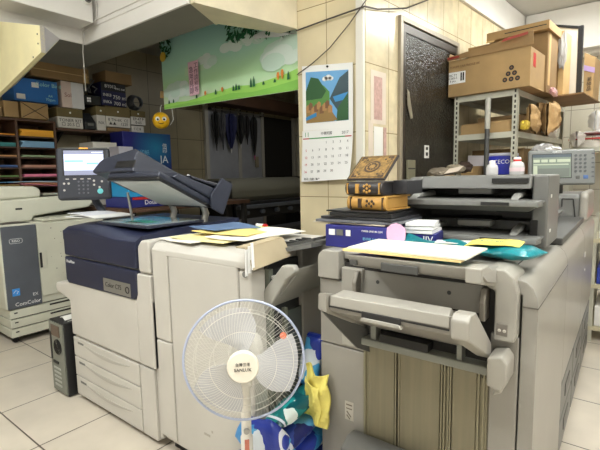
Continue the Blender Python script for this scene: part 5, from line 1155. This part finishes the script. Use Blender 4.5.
m = MB(PWM); m.box(.30, .36, .64, .72, 1.302, 1.33); m.mi = 1; m.slab([(.31, .62, 1.34), (.39, .70, 1.36), (.36, .86, 1.40), (.28, .78, 1.38)], (0, 0, 1), .004)
tag(obj('note_card', m, [kraft, MATS['faded_paper']]), 'pale note card leaning on the wrapping on the cabinet', 'card')
m = MB(PWM); m.box(.013, .017, .86, .94, 1.48, 1.59); m.mi = 1; m.box(.017, .018, .88, .92, 1.50, 1.53); m.box(.017, .018, .88, .92, 1.55, 1.575); tag(obj('door_notice', m, [wht, ink]), 'tiny white notice stuck low on the dark glass door', 'notice')
m = MB(PWM); m.box(.013, .03, .55, .68, 1.30, 1.46, bev=.003); m.mi = 1; m.box(.03, .032, .56, .67, 1.385, 1.395); tag(obj('wall_box', m, [mat('box_olive', (120, 116, 96), .5), dark]), 'olive grey switch box low at the left of the glass door', 'box')
m = MB(PWM); m.slab([(.02, .545, 2.02), (.02, .575, 2.0), (.02, .64, 1.80), (.02, .60, 1.79), (.02, .55, 1.9)], (1, 0, 0), .004); tag(obj('tape_strip', m, mat('old_tape', (130, 122, 104), .5)), 'peeling pale tape strip on the left of the glass door', 'tape')

# ------------------------------------------------------------------ slotted steel shelf along the partition
SM = Matrix.Translation((-1.325, 4.10, 0)) @ RZ(-6)       # local: x across (0..0.54), y along the wall (0..1.75)
t = thing('slotted_shelf', 'cream slotted steel shelf unit loaded with kraft cartons at the back', 'shelf', (-1.0, 4.9, 0), R(-6))
WD, LN = .545, 1.60
lev = (.45, .90, 1.32, 1.69, 2.035)
hole = mat('post_hole', (52, 48, 42), .7)
for x, sx_ in ((0, 1), (WD, -1)):
    for y, sy_ in ((0, 1), (LN, -1)):
        m = MB(SM); a, b_ = sorted((x, x + .042 * sx_)); m.box(a, b_, *sorted((y, y + .003 * sy_)), 0, 2.07); m.box(*sorted((x, x + .003 * sx_)), *sorted((y, y + .042 * sy_)), 0, 2.07)
        po_ = obj('post', m, steel, t)
        if sy_ > 0:
            m = MB(SM); cx_ = x + .021 * sx_
            for k in range(24): m.box(cx_ - .007, cx_ + .007, y - .0006, y + .0005, 1.02 + .043 * k, 1.045 + .043 * k)
            obj('slot_hole', m, hole, po_)
for z in lev:
    m = MB(SM); m.box(.004, WD - .004, .004, LN - .004, z - .006, z); m.box(.003, WD - .003, .0035, .007, z - .05, z); m.box(.003, WD - .003, LN - .007, LN - .004, z - .05, z); m.box(.0035, .007, .004, LN - .004, z - .05, z); m.box(WD - .007, WD - .0035, .004, LN - .004, z - .05, z)
    obj('shelf_board', m, steel, t)
def sp(x, y, z): return tuple(SM @ Vector((x, y, z)))
t = thing('support_pole', 'grey and white pole standing in front of the slotted shelf', 'pole', (*sp(.32, -.05, 0)[:2], 0))
m = MB(SM); m.tube([(.32, -.05, 0), (.32, -.05, 1.72)], .020, 12); obj('lower_pole', m, mgrey2, t)
m = MB(SM); m.tube([(.32, -.05, 1.72), (.32, -.05, 1.985)], .023, 12); m.tube([(.32, -.05, 1.84), (.32, -.05, 1.85)], .026, 12); obj('upper_sleeve', m, mat('sleeve_grey', (176, 174, 164), .4), t)
m = MB(SM); m.lathe([(.09, 0), (.09, .012), (.03, .03)], (.32, -.05, 0)); obj('pole_base', m, mgrey2, t)
# toner carton on the top
t = thing('toner_carton', 'large kraft carton with six black dots on top of the slotted shelf', 'box', sp(.31, .2, 2.026))
X0, X1, Y0, Y1, Z0, Z1 = -.05, .645, -.03, .36, 2.037, 2.345
m = MB(SM); m.hexa([(X0, Y0, Z0 + .0), (X1, Y0 - .02, Z0), (X1, Y1, Z0), (X0, Y1, Z0), (X0, Y0, Z1 + .01), (X1, Y0 - .02, Z1), (X1, Y1, Z1), (X0, Y1, Z1)], bev=.003); obj('body', m, kraft, t)
yf = lambda x: Y0 - .02 * (x - X0) / (X1 - X0)
m = MB(SM)
def dotp(x, z, r_): m.lathe([(r_, 0), (r_, .0015)], (x, yf(x) + .0005, z), (0, -1, 0), 14)
for r_ in range(3):
    for c in range(r_ + 1): dotp(.50 + (c - r_ / 2) * .050, 2.205 - r_ * .046, .0195)
obj('printed_dot', m, ink, t)
m = MB(SM)
for r_ in range(3):
    for c in range(r_ + 1): m.lathe([(.008, 0), (.008, .001)], (.50 + (c - r_ / 2) * .050, yf(.52) - .001, 2.205 - r_ * .046), (0, -1, 0), 10)
obj('dot_centre', m, mat('dot_brown', (120, 84, 52), .6), t)
m = MB(SM); m.slab([(X0 + .005, yf(X0) - .001, 2.15), (.11, yf(.11) - .001, 2.15), (.11, yf(.11) - .001, 2.25), (X0 + .005, yf(X0) - .001, 2.255)], (0, -1, 0), .001); lbb = obj('white_label', m, white, t)
xs_ = SM.to_3x3() @ Vector((1, -.025, 0))
text('lettering', 'MC TY\nC265-S\n6 pcs', sp(-.005, yf(0) - .003, 2.20), xs_, (0, 0, 1), .026, ink, lbb, space=.95)
m = MB(SM)
for x in (.065, .085): m.box(x, x + .013, yf(x) - .0035, yf(x) - .002, 2.17, 2.24)
obj('barcode', m, ink, lbb)
text('lettering', 'TONER CARTRIDGE BK', sp(.10, yf(.1) - .001, 2.295), xs_, (0, 0, 1), .026, mat('brown_print', (110, 80, 50), .6), t)
text('lettering', '▲', sp(.10, yf(.1) - .001, 2.295), xs_, (0, 0, 1), .001, ink, t) if False else None
m = MB(SM); m.box(X1, X1 + .0015, .02, .09, 2.20, 2.31); obj('red_mark', m, red, t)
# open flaps
m = MB(SM); m.slab([(X0 - .008, Y0 - .02, Z1 + .012), (X1 + .02, Y0 - .035, Z1 + .01), (X1 - .0, Y0 + .02, Z1 + .13), (X0 - .0, Y0 + .04, Z1 + .06)], (0, 1, .4), .006); fl_ = obj('front_flap', m, kraft2, t)
m = MB(SM); m.slab([(.42, Y0 - .034, Z1 + .075), (.62, Y0 - .030, Z1 + .095), (.62, Y0 - .029, Z1 + .115), (.44, Y0 - .033, Z1 + .098)], (0, -1, 0), .004); m.slab([(X0 - .0, Y0 - .024, Z1 + .02), (.06, Y0 - .027, Z1 + .025), (.06, Y0 - .024, Z1 + .04), (X0 - .0, Y0 - .022, Z1 + .04)], (0, -1, 0), .004); obj('red_tape', m, mat('faded_red', (150, 56, 46), .5), fl_)
m = MB(SM); m.slab([(.29, Y0 - .04, Z1 + .09), (.36, Y0 - .045, Z1 + .085), (.37, Y0 - .04, Z1 + .10), (.30, Y0 - .035, Z1 + .105)], (0, -1, 0), .003); obj('torn_edge', m, kraft3, fl_)
m = MB(SM); m.slab([(X0, Y0, Z1 + .01), (X0 - .008, Y0 + .05, Z1 + .09), (X0 - .008, Y1 - .1, Z1 + .09), (X0, Y1, Z1 + .01)], (-1, 0, 0), .005); obj('side_flap', m, kraft, t)
# cartons behind and above
def sbox(x0, x1, y0, y1, z0, z1, m_, label, name='carton', cat='box', bev=.003, plain=False):
    m = MB(SM); m.box(x0, x1, y0, y1, z0, z1, bev)
    if plain: return tag(obj(name, m, m_), label, cat)
    t = thing(name, label, cat, sp((x0 + x1) / 2, (y0 + y1) / 2, z0)); obj('body', m, m_, t); return t
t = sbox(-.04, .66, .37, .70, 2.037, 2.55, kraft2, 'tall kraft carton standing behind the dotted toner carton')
m = MB(SM); m.box(.6605, .663, .40, .46, 2.10, 2.54); obj('tape', m, kraft3, t)
t = sbox(.16, .68, .30, .72, 2.553, 2.625, kraft, 'flat kraft carton topmost on the shelf over the tall carton')
m = MB(SM); m.box(.32, .66, .298, .301, 2.585, 2.592); obj('seam', m, dark, t)
t = sbox(.58, .695, .79, 1.04, 2.048, 2.64, kraft3, 'upright pale kraft carton with tape right of the toner carton')
m = MB(SM); m.box(.62, .65, .787, .79, 2.05, 2.635); m.mi = 1; m.box(.585, .615, .785, .787, 2.30, 2.40); obj('tape', m, [mat('brown_tape', (150, 116, 70), .3), mat('blue_grey_mark', (86, 88, 112), .5)], t)
m = MB(); m.lump(sp(.685, .755, 2.45), (.035, .03, .16), 31, .35, 3, 3, 2.2); tag(obj('plastic_wrap', m, mat('clear_wrap', (214, 212, 210), .2, trans=.35), None, 20), 'crumpled clear plastic wrap on the upright kraft carton', 'wrap')
t = thing('flat_panel', 'white board in a black edge frame leaning behind the upright carton', 'board', sp(.68, 1.16, 2.036))
m = MB(SM); m.slab([(.50, 1.10, 2.05), (.742, 1.10, 2.05), (.728, 1.13, 2.72), (.50, 1.13, 2.79)], (0, 1, 0), .03); obj('board', m, mat('board_white', (206, 198, 184), .5), t)
m = MB(SM); m.slab([(.742, 1.095, 2.05), (.782, 1.095, 2.05), (.768, 1.125, 2.745), (.728, 1.125, 2.745)], (0, 1, 0), .04); m.slab([(.50, 1.12, 2.79), (.728, 1.12, 2.72), (.728, 1.12, 2.745), (.50, 1.12, 2.815)], (0, 1, 0), .04); obj('black_edge', m, black, t)
t = thing('carton', 'kraft carton with a lilac tape band right of the framed board', 'box', sp(.82, 1.3, 2.048))
m = MB(SM); m.hexa([(.785, 1.20, 2.048), (.865, 1.20, 2.048), (.865, 1.5, 2.048), (.785, 1.5, 2.048), (.775, 1.20, 2.50), (.872, 1.20, 2.44), (.872, 1.5, 2.44), (.775, 1.5, 2.50)], bev=.003); obj('body', m, kraft, t)
m = MB(SM); m.slab([(.779, 1.198, 2.33), (.87, 1.198, 2.29), (.871, 1.198, 2.34), (.778, 1.198, 2.38)], (0, -1, 0), .002); obj('lilac_band', m, mat('lilac_tape', (166, 140, 186), .5), t)
text('lettering', '易\n碎\n品', sp(.83, 1.196, 2.19), SM.to_3x3() @ Vector((1, 0, 0)), (0, 0, 1), .045, ink, t)
m = MB(SM); m.box(.40, .88, .70, 1.52, 2.036, 2.047, 0); tag(obj('plank', m, kraft2), 'kraft plank carrying the framed board beside the slotted shelf top', 'board')
m = MB(); m.lump(sp(.685, .52, 2.05), (.022, .16, .03), 33, .35, 3, 3, 2.5); tag(obj('plastic_bag', m, mat('pink_bag', (226, 180, 184), .35, var=.15), None, 20), 'pink plastic bag squashed at the right edge of the shelf top', 'bag')
# middle level
m = MB(SM); m.slab([(.045, .03, 1.692), (.50, .02, 1.692), (.50, .03, 1.785), (.07, .04, 1.765)], (0, 1, 0), .16); m.tube([(.045, .09, 1.742), (.495, .085, 1.748)], [.05, .055], 10); tag(obj('paper_parcel', m, kraft, None, 20), 'long kraft paper parcel lying on the middle shelf', 'parcel')
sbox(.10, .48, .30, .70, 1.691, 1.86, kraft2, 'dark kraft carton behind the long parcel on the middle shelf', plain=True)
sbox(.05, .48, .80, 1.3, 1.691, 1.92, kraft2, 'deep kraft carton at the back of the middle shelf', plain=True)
m = MB()
folded(m, sp(.61, .20, 1.80), .30, .20, 41, -.1, .10); tag(obj('paper_bag', m, mat('kraft_crumple', (184, 150, 102), .7, var=.1, bump=.9, bscale=14), None, 14), 'crumpled kraft bag bulging at the shelf corner post', 'bag')
m = MB(); folded(m, sp(.65, .60, 1.84), .42, .27, 43, .15, .14); folded(m, sp(.56, .62, 1.92), .34, .12, 46, .05, .10); tag(obj('paper_bag', m, MATS['kraft_crumple'], None, 14), 'large crumpled kraft bag right of the corner post', 'bag')
m = MB(); m.lump(sp(.595, .04, 1.735), (.035, .04, .04), 44, .2, 2.6, 3, 3); tag(obj('pouch', m, mat('mustard_pouch', (196, 168, 56), .4, bump=.5, bscale=20), None, 20), 'mustard yellow pouch under the crumpled kraft bag', 'pouch')
m = MB(); folded(m, sp(.51, 1.12, 1.765), .40, .15, 45, -.2, .14); tag(obj('plastic_bag', m, mat('white_bag', (214, 208, 200), .35, var=.1), None, 20), 'white plastic bag trailing off the middle shelf side', 'bag')
# lower level, just above the machine
t = sbox(.05, .21, .06, .19, 1.321, 1.405, kraft, 'small kraft carton with a tag on the lower shelf left side')
m = MB(SM); m.box(.09, .16, .057, .06, 1.345, 1.39); obj('tag_print', m, kraft3, t)
m = MB(SM); m.slab([(.045, .21, 1.322), (.255, .20, 1.322), (.255, .22, 1.50), (.045, .23, 1.51)], (0, 1, 0), .01); tag(obj('white_board', m, mat('lilac_white', (232, 226, 230), .5)), 'white sheet board standing behind the small tagged carton', 'board')
t = thing('ream_box', 'royal blue paper pack with white letters behind the two bottles', 'box', sp(.46, .1, 1.311))
rb = mat('royal_blue', (36, 44, 160), .35, var=.15, scale=16)
m = MB(SM); m.box(.285, .50, .05, .26, 1.322, 1.49, bev=.012); obj('body', m, rb, t)
m = MB(SM); m.box(.288, .497, .052, .25, 1.485, 1.515, bev=.01); obj('torn_wrap', m, mat('wrap_grey', (196, 196, 206), .4), t)
text('lettering', 'HICECO', sp(.39, .0475, 1.435), SM.to_3x3() @ Vector((1, 0, 0)), (.08, 0, 1), .05, inkw, t)
m = MB(); m.lump(sp(.67, .32, 1.46), (.10, .22, .12), 51, .2, 2.0, 4, 2.6); tag(obj('plastic_bag', m, mat('grey_bag', (176, 174, 172), .25, trans=.25, bump=.5, bscale=18), None, 18), 'grey translucent plastic bag bulging behind the touch panel', 'bag')
m = MB(); m.lump(sp(.78, .2, 1.53), (.06, .06, .02), 52, .4, 3, 3, 2.2); tag(obj('tissue', m, white, None, 20), 'white crumpled tissue above the touch panel', 'tissue')
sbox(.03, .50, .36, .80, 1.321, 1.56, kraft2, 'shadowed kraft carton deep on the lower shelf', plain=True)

# ------------------------------------------------------------------ table by the back wall with a heap of papers
t = thing('steel_table', 'grey steel table along the back wall behind the touch panel', 'table', (.3, 6.1, 0))
obj('tabletop', B(-.62, 1.3, 5.75, 6.28, 1.55, 1.60, bev=.004), steel, t)
for x in (-.58, 1.26):
    for y in (5.8, 6.23): obj('leg', B(x - .025, x + .025, y - .025, y + .025, 0, 1.55), steel, t)
for k, (x, y, z, rz_, rx_, w, h, c, lab, nm) in enumerate((
    (-.36, 6.0, 1.605, 10, 0, .20, .17, (206, 200, 190), 'pale paper pile lying flat under the steel table heap', 'paper_stack'), (-.02, 6.0, 1.605, -8, 0, .16, .17, (150, 138, 122), 'grey brown box lid on the steel table', 'box_lid'),
    (-.36, 5.99, 1.70, -18, 4, .20, .15, (190, 60, 56), 'red folder lying on the pale paper pile', 'folder'), (-.30, 6.02, 1.755, 24, -3, .20, .14, (236, 234, 234), 'white folder lying across the red folder', 'folder'),
    (-.02, 6.0, 1.685, 15, 3, .17, .13, (236, 234, 234), 'white envelope on the grey brown lid', 'envelope'), (-.18, 6.19, 1.66, 0, 80, .17, .16, (224, 222, 220), 'white sheet board leaning upright against the back wall', 'board'), (.12, 6.19, 1.66, 0, 78, .15, .15, (186, 158, 118), 'tan envelope leaning upright beside the white board', 'envelope'))):
    th = .07 if nm in ('paper_stack', 'box_lid') else .016
    m = MB(Matrix.Translation((x, y, z)) @ RZ(rz_) @ RX(rx_)); m.box(-w, w, (-h if rx_ < 50 else 0), (h if rx_ < 50 else 2 * h), 0, th, bev=.002)
    tag(obj(nm, m, mat('bheap_%d' % k, c, .55)), lab, 'paper' if nm != 'box_lid' else 'box')
for k, (x, y, z, w, h, d_, lab) in enumerate(((-.50, 5.80, 1.70, .20, .16, .14, 'white crumpled bag hanging at the near end of the steel table'), (-.34, 5.90, 1.90, .22, .20, .14, 'grey white crumpled paper topmost on the red and white folders'), (-.12, 5.80, 1.68, .2, .13, .1, 'bright white crumpled paper before the grey brown lid'))):
    m = MB(); folded(m, (x, y, z), w, h, 60 + k, .1, d_); tag(obj('crumpled_paper', m, mat('crum_%d' % k, ((226, 222, 216), (206, 204, 202), (238, 234, 230))[k], .5), None, 14), lab, 'paper')
# low rack at the right edge
t = thing('paper_rack', 'cream low rack of paper stacks behind the long print engine', 'rack', (.1, 4.3, 0))
for x in (-.20, .42):
    for y in (4.02, 4.55): obj('post', B(x - .02, x + .02, y - .02, y + .02, 0, .98), steel, t)
for z in (.12, .46, .82): obj('shelf_board', B(-.218, .44, 3.998, 4.572, z - .03, z), mat('rack_board', (196, 188, 160), .5), t)
for k, (z, h, c, lab) in enumerate(((.121, .16, (224, 222, 220), 'white paper stack lowest in the low cream rack'), (.461, .13, (40, 60, 150), 'blue box on the middle board of the low cream rack'), (.821, .13, (220, 218, 216), 'white paper stack on top of the low cream rack'), (.953, .05, (190, 50, 62), 'red bundle over the white stack in the low cream rack'))):
    m = B(-.17, .30, 4.03, 4.5, z, z + h, bev=.004); tag(obj('paper_stack' if k != 1 else 'carton', m, mat('rstack_%d' % k, c, .55)), lab, 'paper' if k != 1 else 'box')

# ------------------------------------------------------------------ ceiling lamps
LE = mat('tube_glow', (252, 255, 250), .5, emit=64.0)
def lamp(x, y, rz, label, power, z=3.26, ln=1.2):
    t = thing('ceiling_light', label, 'light', (x, y, z), rz, 'fluorescent ceiling lights')
    M = Matrix.Translation((x, y, z)) @ Matrix.Rotation(rz, 4, 'Z')
    m = MB(M); m.box(-ln / 2, ln / 2, -.09, .09, -.06, -.002, bev=.005); obj('housing', m, wht, t)
    for s_ in (-.045, .045):
        m = MB(M); m.tube([(-ln / 2 + .03, s_, -.08), (ln / 2 - .03, s_, -.08)], .013, 10); obj('tube', m, LE if power > 10 else mat('added_dim_tube', (255, 244, 220), .5, emit=2.0), t)
    ld = bpy.data.lights.new('tube_light', 'AREA'); ld.shape = 'RECTANGLE'; ld.size = ln; ld.size_y = .16; ld.energy = power; ld.color = (.985, 1.0, .972)
    lo = bpy.data.objects.new('tube_light', ld); COL.objects.link(lo); lo.location = (x, y, z - .105); lo.rotation_euler = (0, 0, rz)
lamp(-.5, .2, 0, 'twin tube ceiling light above the fan', 34)
lamp(.35, 2.5, R(90), 'twin tube ceiling light above the right hand machine', 28)
lamp(-.2, 4.9, R(90), 'twin tube ceiling light near the slotted shelf', 26)
lamp(1.2, .8, R(90), 'twin tube ceiling light on the right side of the shop', 26)
lamp(-2.4, -.6, 0, 'twin tube ceiling light on the left side of the shop', 50)
lamp(-3.6, 4.4, R(90), 'unseen dim tube light added to brighten the alcove behind the banner', 7, 2.95)  # added lamp, out of view, only lifts the dim alcove
w = bpy.data.worlds.new('World'); SC.world = w; w.use_nodes = True
w.node_tree.nodes['Background'].inputs[0].default_value = (.9, .92, 1, 1); w.node_tree.nodes['Background'].inputs[1].default_value = .15

# ------------------------------------------------------------------ camera
a, p, r = R(37.5), math.atan(49.5 / 430), .019
Fw = Vector((-math.sin(a) * math.cos(p), math.cos(a) * math.cos(p), -math.sin(p))); R0 = Vector((math.cos(a), math.sin(a), 0)); U0 = R0.cross(Fw)
RR = R0 * math.cos(r) - U0 * math.sin(r); UU = R0 * math.sin(r) + U0 * math.cos(r)
cd = bpy.data.cameras.new('Camera'); cam = bpy.data.objects.new('Camera', cd); COL.objects.link(cam)
cm_ = Matrix((RR, UU, -Fw)).transposed().to_4x4(); cm_.translation = (0, 0, 1.35); cam.matrix_world = cm_
cd.sensor_width = 36; cd.lens = 36 * 430 / 600; cd.clip_start = .05
SC.camera = cam
vs_ = SC.view_settings; vs_.view_transform = 'Standard'; vs_.look = 'None'; vs_.exposure = 0.0; vs_.gamma = 1.0; vs_.use_curve_mapping = False
